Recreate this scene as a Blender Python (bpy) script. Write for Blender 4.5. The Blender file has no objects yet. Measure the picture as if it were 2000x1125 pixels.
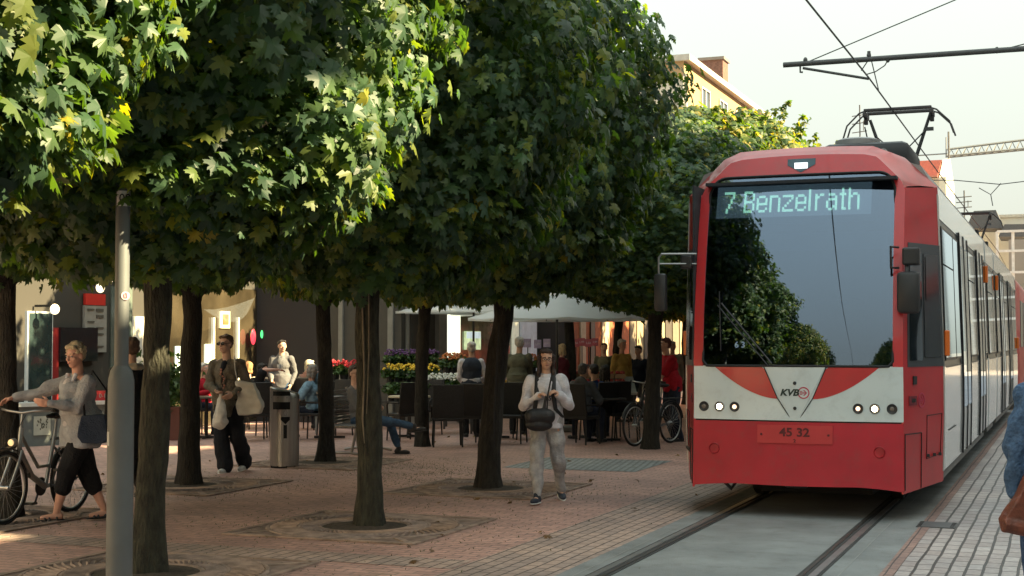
import bpy, bmesh, math, random
import numpy as np
from mathutils import Vector, Matrix
random.seed(7); rng = np.random.default_rng(7)
R = math.radians
V = Vector
scene = bpy.context.scene
COL = scene.collection

# ---------------------------------------------------------------- camera model
FPX, HC = 2800.0, 1.70
PSI, PIT = math.atan(1090/2800), math.atan(107.5/2800)
CR = V((math.cos(PSI), math.sin(PSI), 0)); CF = V((-math.sin(PSI), math.cos(PSI), 0))
CFP = CF*math.cos(PIT)+V((0,0,math.sin(PIT))); CU = -CF*math.sin(PIT)+V((0,0,math.cos(PIT)))
CAM = V((0,0,HC))
def ray(px, py): return CFP + CR*((px-1000)/FPX) + CU*((562.5-py)/FPX)
def gp(px, py, z=0.0):
    d = ray(px, py); t = (z-HC)/d.z; return CAM + d*t
def onX(px, py, X):
    d = ray(px, py); return CAM + d*(X/d.x)
def onY(px, py, Y):
    d = ray(px, py); return CAM + d*(Y/d.y)
def atZ(px, Z, z=0.0):
    p = CF*Z + CR*((px-1000)/FPX*Z); return V((p.x, p.y, z))
def hpx(py, Z): return HC + (670-py)/FPX*Z

# ---------------------------------------------------------------- materials
MATS = {}
def mat(name, col, rough=0.6, metal=0.0, var=0.12, scale=6.0, bump=0.0, bscale=40.0, spec=0.5, emit=0.0, coat=0.0, dirt=0.0, stretch=None):
    if name in MATS: return MATS[name]
    m = bpy.data.materials.new(name); m.use_nodes = True
    nt = m.node_tree; N = nt.nodes; L = nt.links
    b = N['Principled BSDF']
    b.inputs['Roughness'].default_value = rough; b.inputs['Metallic'].default_value = metal
    b.inputs['Specular IOR Level'].default_value = spec
    if coat: b.inputs['Coat Weight'].default_value = coat; b.inputs['Coat Roughness'].default_value = 0.08
    tc = N.new('ShaderNodeTexCoord'); src = tc.outputs['Object']
    if stretch:
        mp = N.new('ShaderNodeMapping'); mp.inputs['Scale'].default_value = stretch
        L.new(src, mp.inputs['Vector']); src = mp.outputs['Vector']
    nz = N.new('ShaderNodeTexNoise'); nz.inputs['Scale'].default_value = scale; nz.inputs['Detail'].default_value = 5
    L.new(src, nz.inputs['Vector'])
    cr = N.new('ShaderNodeValToRGB'); e = cr.color_ramp.elements
    lo = [max(0, c*(1-var)) for c in col]; hi = [min(1, c*(1+var)) for c in col]
    e[0].position = .3; e[1].position = .7
    e[0].color = (*lo, 1); e[1].color = (*hi, 1)
    L.new(nz.outputs['Fac'], cr.inputs['Fac'])
    out = cr.outputs['Color']
    if dirt:
        n2 = N.new('ShaderNodeTexNoise'); n2.inputs['Scale'].default_value = scale*3.1; n2.inputs['Detail'].default_value = 8; n2.inputs['Roughness'].default_value = .7
        L.new(src, n2.inputs['Vector'])
        r2 = N.new('ShaderNodeValToRGB'); r2.color_ramp.elements[0].position = .5; r2.color_ramp.elements[1].position = .75
        L.new(n2.outputs['Fac'], r2.inputs['Fac'])
        mu = N.new('ShaderNodeMath'); mu.operation = 'MULTIPLY'; mu.inputs[1].default_value = dirt
        L.new(r2.outputs['Color'], mu.inputs[0])
        mx = N.new('ShaderNodeMixRGB'); mx.inputs['Color2'].default_value = (.09, .08, .065, 1)
        L.new(mu.outputs[0], mx.inputs['Fac']); L.new(out, mx.inputs['Color1']); out = mx.outputs['Color']
    L.new(out, b.inputs['Base Color'])
    if emit:
        L.new(out, b.inputs['Emission Color']); b.inputs['Emission Strength'].default_value = emit
    if bump:
        n3 = N.new('ShaderNodeTexNoise'); n3.inputs['Scale'].default_value = bscale; n3.inputs['Detail'].default_value = 6
        L.new(src, n3.inputs['Vector'])
        bp = N.new('ShaderNodeBump'); bp.inputs['Strength'].default_value = bump; bp.inputs['Distance'].default_value = .02 if bump < .9 else .05
        L.new(n3.outputs['Fac'], bp.inputs['Height']); L.new(bp.outputs['Normal'], b.inputs['Normal'])
    MATS[name] = m; return m

def glass_mat(name, tint=(.3,.33,.36), refl=.2, rough=.02, gl=(.9,.95,1)):
    if name in MATS: return MATS[name]
    m = bpy.data.materials.new(name); m.use_nodes = True
    nt = m.node_tree; N = nt.nodes; L = nt.links; N.clear()
    o = N.new('ShaderNodeOutputMaterial'); t = N.new('ShaderNodeBsdfTransparent'); g = N.new('ShaderNodeBsdfGlossy')
    t.inputs['Color'].default_value = (*tint, 1); g.inputs['Roughness'].default_value = rough; g.inputs['Color'].default_value = (*gl, 1)
    fr = N.new('ShaderNodeFresnel'); fr.inputs['IOR'].default_value = 1.5
    ad = N.new('ShaderNodeMath'); ad.operation = 'ADD'; ad.use_clamp = True; ad.inputs[1].default_value = refl
    mx = N.new('ShaderNodeMixShader')
    L.new(fr.outputs[0], ad.inputs[0]); L.new(ad.outputs[0], mx.inputs[0]); L.new(t.outputs[0], mx.inputs[1]); L.new(g.outputs[0], mx.inputs[2])
    L.new(mx.outputs[0], o.inputs['Surface']); MATS[name] = m; return m

def paving_mat(name, c1, c2, mortar, bw, rh, ms=.008, rot=0.0, off=.5, wet=.0, rough=.75, moss=0.0, patch=None, bumpd=.006):
    m = bpy.data.materials.new(name); m.use_nodes = True
    nt = m.node_tree; N = nt.nodes; L = nt.links; b = N['Principled BSDF']
    g = N.new('ShaderNodeNewGeometry'); mp = N.new('ShaderNodeMapping'); mp.inputs['Rotation'].default_value = (0, 0, rot)
    L.new(g.outputs['Position'], mp.inputs['Vector'])
    # slight waviness so that joints are not ruler straight
    wn = N.new('ShaderNodeTexNoise'); wn.inputs['Scale'].default_value = 1.3; wn.inputs['Detail'].default_value = 3; L.new(mp.outputs[0], wn.inputs['Vector'])
    vm = N.new('ShaderNodeVectorMath'); vm.operation = 'MULTIPLY_ADD'; vm.inputs[1].default_value = (.04, .04, 0)
    L.new(wn.outputs['Color'], vm.inputs[0]); L.new(mp.outputs[0], vm.inputs[2])
    br = N.new('ShaderNodeTexBrick'); br.offset = off
    br.inputs['Color1'].default_value = (*c1, 1); br.inputs['Color2'].default_value = (*c2, 1); br.inputs['Mortar'].default_value = (*mortar, 1)
    br.inputs['Scale'].default_value = 1; br.inputs['Mortar Size'].default_value = ms; br.inputs['Mortar Smooth'].default_value = .3
    br.inputs['Brick Width'].default_value = bw; br.inputs['Row Height'].default_value = rh; br.inputs['Bias'].default_value = 0
    L.new(vm.outputs[0], br.inputs['Vector'])
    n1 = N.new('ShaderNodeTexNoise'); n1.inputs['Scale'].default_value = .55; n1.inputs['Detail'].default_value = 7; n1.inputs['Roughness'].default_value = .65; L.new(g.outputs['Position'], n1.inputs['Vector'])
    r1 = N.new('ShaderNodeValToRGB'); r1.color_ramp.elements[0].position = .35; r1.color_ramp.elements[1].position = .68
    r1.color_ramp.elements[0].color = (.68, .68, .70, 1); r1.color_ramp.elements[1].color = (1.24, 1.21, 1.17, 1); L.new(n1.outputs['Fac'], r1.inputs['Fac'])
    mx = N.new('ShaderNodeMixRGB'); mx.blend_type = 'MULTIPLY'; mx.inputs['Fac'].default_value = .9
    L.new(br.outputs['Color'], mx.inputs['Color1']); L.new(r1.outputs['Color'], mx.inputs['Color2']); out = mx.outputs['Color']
    n2 = N.new('ShaderNodeTexNoise'); n2.inputs['Scale'].default_value = 22; n2.inputs['Detail'].default_value = 6; L.new(g.outputs['Position'], n2.inputs['Vector'])
    m2 = N.new('ShaderNodeMixRGB'); m2.blend_type = 'OVERLAY'; m2.inputs['Fac'].default_value = .45; L.new(out, m2.inputs['Color1']); L.new(n2.outputs['Fac'], m2.inputs['Color2']); out = m2.outputs['Color']
    if moss:
        n4 = N.new('ShaderNodeTexNoise'); n4.inputs['Scale'].default_value = .9; n4.inputs['Detail'].default_value = 8; n4.inputs['Roughness'].default_value = .75; L.new(g.outputs['Position'], n4.inputs['Vector'])
        r4 = N.new('ShaderNodeValToRGB'); r4.color_ramp.elements[0].position = .60; r4.color_ramp.elements[1].position = .74; L.new(n4.outputs['Fac'], r4.inputs['Fac'])
        mm = N.new('ShaderNodeMath'); mm.operation = 'MULTIPLY'; mm.inputs[1].default_value = moss; L.new(r4.outputs['Color'], mm.inputs[0])
        m4 = N.new('ShaderNodeMixRGB'); m4.inputs['Color2'].default_value = (.065, .075, .025, 1); L.new(mm.outputs[0], m4.inputs['Fac']); L.new(out, m4.inputs['Color1']); out = m4.outputs['Color']
    L.new(out, b.inputs['Base Color'])
    rr = N.new('ShaderNodeMapRange'); rr.inputs['To Min'].default_value = rough-.18; rr.inputs['To Max'].default_value = rough+.1; L.new(n1.outputs['Fac'], rr.inputs['Value']); L.new(rr.outputs[0], b.inputs['Roughness'])
    s = N.new('ShaderNodeMath'); s.operation = 'MULTIPLY_ADD'; s.inputs[1].default_value = .3; L.new(n2.outputs['Fac'], s.inputs[0])
    inv = N.new('ShaderNodeMath'); inv.operation = 'SUBTRACT'; inv.inputs[0].default_value = 1; L.new(br.outputs['Fac'], inv.inputs[1]); L.new(inv.outputs[0], s.inputs[2])
    bp = N.new('ShaderNodeBump'); bp.inputs['Strength'].default_value = .8; bp.inputs['Distance'].default_value = bumpd; L.new(s.outputs[0], bp.inputs['Height']); L.new(bp.outputs['Normal'], b.inputs['Normal'])
    MATS[name] = m; return m

# ---------------------------------------------------------------- mesh builder
class MB:
    def __init__(s): s.v = []; s.f = []
    def add(s, vs, fs):
        o = len(s.v); s.v.extend([tuple(x) for x in vs]); s.f.extend([tuple(i+o for i in f) for f in fs]); return s
    def box(s, c, d, rz=0.0, M=None, bev=0.0):
        c = V(c); hx, hy, hz = d[0]/2, d[1]/2, d[2]/2
        if bev:
            bm = bmesh.new(); bmesh.ops.create_cube(bm, size=1)
            for v in bm.verts: v.co = V((v.co.x*d[0], v.co.y*d[1], v.co.z*d[2]))
            bmesh.ops.bevel(bm, geom=bm.edges[:], offset=bev, segments=2, affect='EDGES', profile=.5)
            vs = [v.co.copy() for v in bm.verts]; bm.verts.index_update(); fs = [[v.index for v in f.verts] for f in bm.faces]; bm.free()
        else:
            vs = [V((x*hx, y*hy, z*hz)) for x in (-1, 1) for y in (-1, 1) for z in (-1, 1)]
            fs = [(0,1,3,2),(4,6,7,5),(0,4,5,1),(2,3,7,6),(0,2,6,4),(1,5,7,3)]
        Mr = M if M is not None else Matrix.Rotation(rz, 3, 'Z')
        return s.add([Mr @ v + c for v in vs], fs)
    def tube(s, p0, p1, r0, r1=None, n=12, cap=True):
        return s.path([p0, p1], [r0, r0 if r1 is None else r1], n, cap)
    def path(s, pts, rs, n=10, cap=True, sq=1.0):
        pts = [V(p) for p in pts]
        if not hasattr(rs, '__len__'): rs = [rs]*len(pts)
        d = (pts[1]-pts[0]).normalized(); a = V((0,0,1)) if abs(d.z) < .9 else V((1,0,0))
        x = d.cross(a).normalized(); rings = []; 
        for i, p in enumerate(pts):
            if i == 0: t = pts[1]-pts[0]
            elif i == len(pts)-1: t = pts[-1]-pts[-2]
            else: t = (pts[i+1]-pts[i]).normalized()+(pts[i]-pts[i-1]).normalized()
            t = t.normalized() if t.length > 1e-9 else d
            x = (x - t*x.dot(t)); x = x.normalized() if x.length > 1e-6 else t.orthogonal().normalized()
            y = t.cross(x)
            rings.append([p + (x*math.cos(2*math.pi*k/n)+y*sq*math.sin(2*math.pi*k/n))*rs[i] for k in range(n)])
        vs = [q for r in rings for q in r]; fs = []
        for i in range(len(pts)-1):
            for k in range(n):
                k2 = (k+1) % n; fs.append((i*n+k, i*n+k2, (i+1)*n+k2, (i+1)*n+k))
        if cap: fs.append(tuple(range(n-1, -1, -1))); fs.append(tuple((len(pts)-1)*n+k for k in range(n)))
        return s.add(vs, fs)
    def lathe(s, prof, c=(0,0,0), n=24, M=None, cap=True):
        c = V(c); vs = []; fs = []; m = len(prof)
        for r, z in prof:
            for k in range(n):
                q = V((r*math.cos(2*math.pi*k/n), r*math.sin(2*math.pi*k/n), z))
                vs.append((M @ q if M is not None else q)+c)
        for i in range(m-1):
            for k in range(n):
                k2 = (k+1) % n; fs.append((i*n+k, i*n+k2, (i+1)*n+k2, (i+1)*n+k))
        if cap: fs.append(tuple(range(n-1, -1, -1))); fs.append(tuple((m-1)*n+k for k in range(n)))
        return s.add(vs, fs)
    def caps(s, p0, p1, r0, r1=None, n=12, k=4):
        p0, p1 = V(p0), V(p1); r1 = r0 if r1 is None else r1; d = p1-p0
        L = d.length
        z = d.normalized() if L > 1e-6 else V((0,0,1)); x = z.orthogonal().normalized(); y = z.cross(x)
        M = Matrix((x, y, z)).transposed()
        prof = [(max(1e-4, r0*math.cos(a)), r0*math.sin(a)) for a in [(-math.pi/2)*(1-i/k) for i in range(0, k+1)]]
        prof += [(max(1e-4, r1*math.cos(a)), L+r1*math.sin(a)) for a in [(math.pi/2)*(i/k) for i in range(0, k+1)]]
        return s.lathe(prof, p0, n, M)
    def ell(s, c, rad, M=None, n=16, k=10):
        prof = [(max(1e-4, math.cos(a)), math.sin(a)) for a in [-math.pi/2+math.pi*i/k for i in range(k+1)]]
        D = Matrix.Diagonal(V(rad)); return s.lathe(prof, c, n, (M @ D) if M is not None else D)
    def strip(s, xs, top, bot, fy, th=.02, nz=1):
        """panel over x in xs, between bot(x) and top(x); fy(x,z) gives y; thickness th backwards"""
        vs = []; fs = []; n = len(xs)
        for lay in (0, th):
            for x in xs:
                zt, zb = top(x), bot(x)
                for j in range(nz+1):
                    z = zb+(zt-zb)*j/nz; vs.append((x, fy(x, z)+lay, z))
        m = nz+1; o = n*m
        for i in range(n-1):
            for j in range(nz):
                a, b, c, d = i*m+j, (i+1)*m+j, (i+1)*m+j+1, i*m+j+1
                fs.append((a, b, c, d)); fs.append((o+a, o+d, o+c, o+b))
        per = [(i*m, ) for i in range(n)]
        loop = [i*m for i in range(n)] + [(n-1)*m+j for j in range(1, m)] + [i*m+nz for i in range(n-2, -1, -1)] + [j for j in range(nz-1, 0, -1)]
        for i in range(len(loop)):
            a, b = loop[i], loop[(i+1) % len(loop)]; fs.append((a, o+a, o+b, b))
        return s.add(vs, fs)
    def poly(s, pts, nrm, th):
        """extruded polygon (planar pts), thickness along -nrm"""
        pts = [V(p) for p in pts]; n = len(pts); nv = V(nrm)*th
        return s.add(pts+[p-nv for p in pts], [tuple(range(n)), tuple(range(2*n-1, n-1, -1))]+[(i, n+i, n+(i+1) % n, (i+1) % n) for i in range(n)])
    def mesh(s, name):
        me = bpy.data.meshes.new(name); me.from_pydata(s.v, [], s.f); me.update(); return me
    def build(s, name, m, parent=None, smooth=None, loc=None, rz=0.0, clean=True, label=None):
        me = s.mesh(name)
        if clean:
            bm = bmesh.new(); bm.from_mesh(me); bmesh.ops.recalc_face_normals(bm, faces=bm.faces[:]); bm.to_mesh(me); bm.free()
        return link(name, me, m, parent, smooth, loc, rz, label)
def link(name, me, m, parent=None, smooth=None, loc=None, rz=0.0, label=None):
    if m is not None:
        me.materials.clear(); me.materials.append(m)
    if smooth is not None:
        me.polygons.foreach_set('use_smooth', [True]*len(me.polygons)); me.set_sharp_from_angle(angle=R(smooth))
    o = bpy.data.objects.new(name, me); COL.objects.link(o)
    if parent is not None: o.parent = parent
    if loc is not None: o.location = loc
    o.rotation_euler = (0, 0, rz)
    if label: o['label'] = label
    return o
def thing(name, label, cat, loc=(0,0,0), rz=0.0, group=None):
    o = bpy.data.objects.new(name, None); COL.objects.link(o); o.location = loc; o.rotation_euler = (0,0,rz); o.empty_display_size = .2
    o['label'] = label; o['category'] = cat
    if group: o['group'] = group
    return o
def tag(o, label, cat, group=None):
    o['label'] = label; o['category'] = cat
    if group: o['group'] = group
    return o
def struct(o, kind='structure', label=None):
    o['kind'] = kind
    if label: o['label'] = label
    return o
def copytree(o, loc, rz=0.0, label=None, parent=None, scale=None):
    c = o.copy(); COL.objects.link(c)
    if parent is None:
        c.location = loc; c.rotation_euler = (0,0,rz)
        if scale: c.scale = scale
        if label: c['label'] = label
    else:
        c.parent = parent; c.matrix_parent_inverse = o.matrix_parent_inverse.copy()
    for ch in KIDS(o): copytree(ch, None, parent=c)
    return c
def KIDS(o): return [x for x in COL.objects if x.parent == o]
def text_mesh(body, size, depth=.002, sx=1.0, bold=0.0, shear=0.0, align='CENTER', sp=1.0):
    cu = bpy.data.curves.new('t', 'FONT'); cu.body = body; cu.size = size; cu.extrude = depth; cu.offset = bold; cu.shear = shear
    cu.align_x = align; cu.align_y = 'CENTER'; cu.space_character = sp; cu.resolution_u = 3
    ob = bpy.data.objects.new('t', cu); COL.objects.link(ob)
    dg = bpy.context.evaluated_depsgraph_get(); me = bpy.data.meshes.new_from_object(ob.evaluated_get(dg))
    bpy.data.objects.remove(ob); bpy.data.curves.remove(cu)
    for v in me.vertices: v.co.x *= sx
    return me
def text_obj(name, body, size, m, parent, M4, **k):
    me = text_mesh(body, size, **k); me.transform(M4); return link(name, me, m, parent)
def frameM(o, x, y):
    """4x4 taking text x->x, text y->y, origin o"""
    x = V(x).normalized(); y = V(y).normalized(); z = x.cross(y)
    return Matrix(((x.x,y.x,z.x,o[0]),(x.y,y.y,z.y,o[1]),(x.z,y.z,z.z,o[2]),(0,0,0,1)))
# ---------------------------------------------------------------- people
def remesh(mb, name, vox, m, parent, smooth_it=3, wr=0.0, ws=18.0, seed=0, drop=True):
    """one continuous surface out of overlapping closed shapes"""
    me = mb.mesh(name); bm = bmesh.new(); bm.from_mesh(me); bmesh.ops.recalc_face_normals(bm, faces=bm.faces[:]); bm.to_mesh(me); bm.free()
    ob = bpy.data.objects.new(name, me); COL.objects.link(ob)
    md = ob.modifiers.new('r', 'REMESH'); md.mode = 'VOXEL'; md.voxel_size = vox; md.use_smooth_shade = True
    if smooth_it:
        sm = ob.modifiers.new('s', 'SMOOTH'); sm.factor = .5; sm.iterations = smooth_it
    dg = bpy.context.evaluated_depsgraph_get(); me2 = bpy.data.meshes.new_from_object(ob.evaluated_get(dg)); me2.name = name
    bpy.data.objects.remove(ob); bpy.data.meshes.remove(me)
    if wr:
        n = len(me2.vertices); co = np.empty(n*3); me2.vertices.foreach_get('co', co); co = co.reshape(-1, 3)
        no = np.empty(n*3); me2.vertices.foreach_get('normal', no); no = no.reshape(-1, 3)
        r = np.random.default_rng(seed); d = np.zeros(n)
        for k in range(7):
            w = r.normal(size=3)*ws*(.5+k*.25); w[2] *= .9; ph = r.uniform(0, 6.28); w2 = r.normal(size=3)*ws*.5
            d += np.sin(co@w+ph+1.6*np.sin(co@w2+ph))/(1+.35*k)
        co = co + no*(d*wr/2.2)[:, None]; me2.vertices.foreach_set('co', co.ravel())
    me2.polygons.foreach_set('use_smooth', [True]*len(me2.polygons)); me2.update()
    return link(name, me2, m, parent)

SKIN = {'fair': (.60,.37,.27), 'tan': (.60,.36,.25), 'pink': (.62,.34,.25), 'brown': (.22,.10,.06)}
def cloth(name, col, var=.2, bump=.7, rough=.85, scale=9):
    return mat('cloth_'+name, col, rough=rough, var=var, scale=scale, bump=bump, bscale=70, spec=.25)
def twobone(a, t, l1, l2, hint):
    a, t = V(a), V(t); d = t-a; L = min(max(d.length, abs(l1-l2)+.02), l1+l2-.004); d = d.normalized(); t = a+d*L
    x = (l1*l1-l2*l2+L*L)/(2*L); h = math.sqrt(max(0, l1*l1-x*x)); hv = V(hint)-d*V(hint).dot(d)
    hv = hv.normalized() if hv.length > 1e-5 else d.orthogonal().normalized()
    return a+d*x+hv*h, t

def person(label, px, Z, H=1.70, face=180, lean=(0,0), head=None, tilt=(0,0), hipz=None, ground=0.0, off=(0,0),
           rh=None, lh=None, rf=None, lf=None, rfd=None, lfd=None, elb=None, knee=None, build=1.0, belly=0.0, bust=0.0,
           skin='fair', top=None, bottom=None, shoes=None, hair=('short', (.05,.035,.025)), vox=.009, curl=.5, glasses=None,
           faceparts=True, group=None, seed=0, hunch=0.0, fist=False):
    s = H/1.72
    base = atZ(px, Z, ground)
    root = thing('person', label, 'person', base, PSI, group)
    def fr(a):
        a = R(a); return V((-math.sin(a), math.cos(a), 0)), V((math.cos(a), math.sin(a), 0))
    f, r = fr(face); UP = V((0,0,1))
    hz = (.93*s) if hipz is None else hipz
    P = V((off[0], off[1], hz))
    ln = f*lean[0] + r*lean[1]
    spine = (UP + ln).normalized()
    tl = .50*s
    Nk = P + spine*tl + f*hunch           # neck base
    ch = P + spine*(tl*.62) - f*hunch*.2
    tf = (f - spine*f.dot(spine)).normalized(); tr = tf.cross(spine).normalized()
    TM = Matrix((tr, tf, spine)).transposed()
    sw = .175*s*(.9+.1*build)
    S = {1: Nk - spine*.055*s + tr*sw, -1: Nk - spine*.055*s - tr*sw}
    Hp = {1: P + r*.088*s - UP*.02, -1: P - r*.088*s - UP*.02}
    hf, hr = fr(head if head is not None else face)
    hup = (UP + hf*tilt[0] + hr*tilt[1]).normalized(); hf = (hf-hup*hf.dot(hup)).normalized(); hr = hf.cross(hup).normalized()
    HM = Matrix((hr, hf, hup)).transposed()
    hc = Nk + (UP*.6+spine*.4).normalized()*.085*s + hup*.105*s + hf*.025*s
    wr_, an = {}, {}
    elbows, knees = {}, {}
    for sd, tgt in ((1, rh), (-1, lh)):
        t = V(tgt) if tgt is not None else S[sd] + tr*sd*.06*s + tf*.05*s - UP*.52*s
        if tgt is not None: t = V(tgt)
        hint = (elb or {}).get(sd, tuple(-f*.8 + r*sd*.5 - UP*.3))
        elbows[sd], wr_[sd] = twobone(S[sd], t, .285*s, .255*s, hint)
    for sd, tgt in ((1, rf), (-1, lf)):
        t = V(tgt) if tgt is not None else V((P.x, P.y, 0)) + r*sd*.095*s + UP*.085*s
        hint = (knee or {}).get(sd, tuple(f + r*sd*.1))
        knees[sd], an[sd] = twobone(Hp[sd], t, .43*s, .425*s, hint)
    B = MB(); k = s
    # head: cranium, face, jaw, nose, ears
    def h(x, y, z): return hc + hr*x*k + hf*y*k + hup*z*k
    B.ell(h(0,-.012,.03), (.075*k,.092*k,.088*k), HM); B.ell(h(0,.022,-.03), (.062*k,.068*k,.082*k), HM)
    B.ell(h(0,.042,-.078), (.040*k,.042*k,.034*k), HM)
    B.caps(h(0,.088,.012), h(0,.103,-.022), .009*k, .014*k); B.ell(h(0,.098,-.026), (.017*k,.013*k,.010*k), HM)
    B.ell(h(0,.080,-.056), (.026*k,.014*k,.011*k), HM); B.ell(h(.033,.070,.030), (.03*k,.014*k,.008*k), HM); B.ell(h(-.033,.070,.030), (.03*k,.014*k,.008*k), HM)
    for sd in (1, -1):
        B.ell(h(sd*.077,-.008,-.005), (.010*k,.020*k,.032*k), HM); B.ell(h(sd*.042,.058,-.022), (.022*k,.02*k,.02*k), HM)
    B.caps(Nk-spine*.05*k, hc-hup*.05*k-hf*.012*k, .060*k, .052*k)
    b = build
    B.ell(P+spine*.02*k, (.15*k*b,.105*k*b,.12*k), TM); B.ell(P+spine*.18*k, (.128*k*b,.092*k*b,.13*k), TM); B.ell(P+spine*.34*k, (.148*k*b,.105*k*b,.15*k), TM)
    B.caps(S[-1], S[1], .052*k); 
    for sd in (1, -1):
        B.caps(S[sd], elbows[sd], .048*k*b, .037*k*b); B.caps(elbows[sd], wr_[sd], .038*k*b, .025*k)
        B.caps(Hp[sd], knees[sd], .082*k*b, .052*k*b); kk = knees[sd]+(an[sd]-knees[sd])*.3
        B.caps(knees[sd], kk, .05*k*b, .053*k*b); B.caps(kk, an[sd], .053*k*b, .033*k)
        # hand
        d = (wr_[sd]-elbows[sd]).normalized(); side = (f if abs(d.dot(f)) < .8 else UP); side = (side - d*side.dot(d)).normalized()
        pn = d.cross(side)*(-sd)     # palm normal, towards the body
        if pn.dot(-tr*sd) < 0: pn = -pn
        W = wr_[sd]; pc = W + d*.048*k
        B.caps(W, W+d*.03*k, .024*k, .024*k)
        for q in range(4):
            a0 = W + d*.03*k + side*(.024-.015*q)*k; a1 = W + d*(.086-.003*q*q)*k + side*(.030-.020*q)*k
            B.caps(a0, a1, .0135*k, .0115*k, n=8, k=3)
            l1 = (.042,.048,.044,.034)[q]*k; c1 = curl*(.9 if not fist else 1.9); c2 = curl*(2.0 if not fist else 3.2)
            e1 = a1 + (d*math.cos(c1)+pn*math.sin(c1))*l1; e2 = e1 + (d*math.cos(c2)+pn*math.sin(c2))*l1*.75
            B.caps(a1, e1, .0105*k, .0095*k, n=8, k=3); B.caps(e1, e2, .0095*k, .0085*k, n=8, k=3)
        t0 = W + d*.022*k + side*.02*k; t1 = t0 + (d*.55+side*.7+pn*.35).normalized()*.042*k; t2 = t1+(d*.8+side*.15+pn*.5).normalized()*.034*k
        B.caps(t0, t1, .0145*k, .012*k, n=8, k=3); B.caps(t1, t2, .0115*k, .009*k, n=8, k=3)
        fd = V(rfd if sd == 1 and rfd else lfd if sd == -1 and lfd else tuple(f)).normalized()
        up2 = (UP - fd*UP.dot(fd)).normalized(); A = an[sd]
        B.caps(A - up2*.04*k - fd*.03*k, A - up2*.052*k+fd*.13*k, .036*k, .026*k)
    body = remesh(B, 'body', vox, mat('skin_'+skin, SKIN[skin], rough=.5, var=.10, scale=14, spec=.35), root, 2)
    # hair
    hk, hcol = hair[0], hair[1]; hm = mat('hair_%d_%d_%d' % tuple(int(c*99) for c in hcol), hcol, rough=.5, var=.35, scale=60, bump=.6, bscale=160, spec=.4, stretch=(1,1,.3))
    if hk != 'bald':
        G = MB()
        G.ell(h(0,-.030,.052), (.083*k,.088*k,.078*k), HM); G.ell(h(0,-.045,.010), (.080*k,.068*k,.075*k), HM)
        G.caps(h(-.045,.050,.092), h(.045,.050,.092), .022*k)
        if hk == 'curly':
            rr = random.Random(seed+3)
            for _ in range(46):
                a = rr.uniform(0, 6.28); e = rr.uniform(-.2, 1.5); q = V((math.cos(a)*math.cos(e)*.080, math.sin(a)*math.cos(e)*.085-.022, math.sin(e)*.085+.045))
                if q.y > .045 and q.z < .085: continue
                G.ell(h(*q), (.021*k,)*3, HM, 8, 5)
        if hk in ('long', 'bob'):
            zz = -.20 if hk == 'long' else -.11
            for x, y in ((-.072,-.01),(.072,-.01),(-.05,-.06),(.05,-.06),(0,-.08),(.078,.02),(-.078,.02)):
                G.caps(h(x,y,.03), h(x*1.12,y*1.1,zz), .026*k, .020*k)
        if hk == 'bun': G.ell(h(0,-.12,.06), (.04*k,.04*k,.04*k), HM)
        if hk == 'pony':
            G.caps(h(0,-.11,.04), h(0,-.14,-.14), .026*k, .016*k)
        remesh(G, 'hair', vox, hm, root, 1, wr=.006, ws=70, seed=seed)
    if faceparts:
        for sd in (1, -1):
            MB().ell(h(sd*.031,.078,.006), (.014*k,.009*k,.008*k), HM, 10, 6).build('eye', mat('eye_white', (.75,.72,.68), .3), root, 60)
            MB().ell(h(sd*.031,.0865,.006), (.0062*k,.003*k,.0062*k), HM, 10, 6).build('iris', mat('iris_dark', (.03,.02,.015), .2), root, 60)
            MB().caps(h(sd*.016,.086,.030), h(sd*.048,.074,.028), .005*k, .0035*k, 8, 2).build('eyebrow', hm, root, 60)
        MB().ell(h(0,.0925,-.056), (.023*k,.005*k,.0065*k), HM, 12, 6).build('lips', mat('lips', (.36,.12,.10), .5), root, 60)
    if glasses:
        gm = mat('glasses_'+glasses, (.015,.012,.01), .25) if glasses == 'dark' else mat('glasses_rim', (.08,.03,.02), .3)
        G = MB()
        for sd in (1, -1):
            if glasses == 'dark': G.ell(h(sd*.034,.098,.006), (.030*k,.006*k,.021*k), HM, 14, 6)
            else:
                for q in range(14):
                    a, c = 2*math.pi*q/14, 2*math.pi*(q+1)/14
                    G.tube(h(sd*.034+.026*math.cos(a), .098, .005+.018*math.sin(a)), h(sd*.034+.026*math.cos(c), .098, .005+.018*math.sin(c)), .0028*k, n=6)
            G.tube(h(sd*.062,.095,.012), h(sd*.082,-.01,.012), .0028*k, n=6)
        G.tube(h(-.008,.101,.01), h(.008,.101,.01), .003*k, n=6); G.build('glasses', gm, root, 50)
    J = dict(P=P, Nk=Nk, S=S, Hp=Hp, el=elbows, wr=wr_, kn=knees, an=an, f=f, r=r, tf=tf, tr=tr, sp=spine, TM=TM, hc=hc, h=h, k=k, root=root, UP=UP, HM=HM)
    # clothes
    if top:
        T = MB(); pf = top.get('puff', .02); sl = top.get('sleeve', 1.0); hem = top.get('hem', .06)*k
        T.ell(P+spine*(.04 if hipz is not None else .12)*k, (.152*k*b+pf,.108*k*b+pf+belly*.3,.12*k), TM); T.ell(P+spine*.18*k+tf*belly*.5, (.135*k*b+pf,.098*k*b+pf+belly*.6,.14*k), TM)
        T.ell(P+spine*.34*k+tf*bust*.3, (.152*k*b+pf,.108*k*b+pf+bust*.5,.155*k), TM)
        T.caps(S[-1]-spine*.008, S[1]-spine*.008, .054*k+pf*.35)
        T.caps(Nk-spine*.08*k, Nk-spine*.018*k, .070*k+pf*.4, .062*k+pf*.2)
        if bust:
            for sd in (1, -1): T.ell(P+spine*.33*k+tf*(.07*k+bust*.5)+tr*sd*.065*k, (.07*k,.06*k,.07*k), TM)
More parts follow.
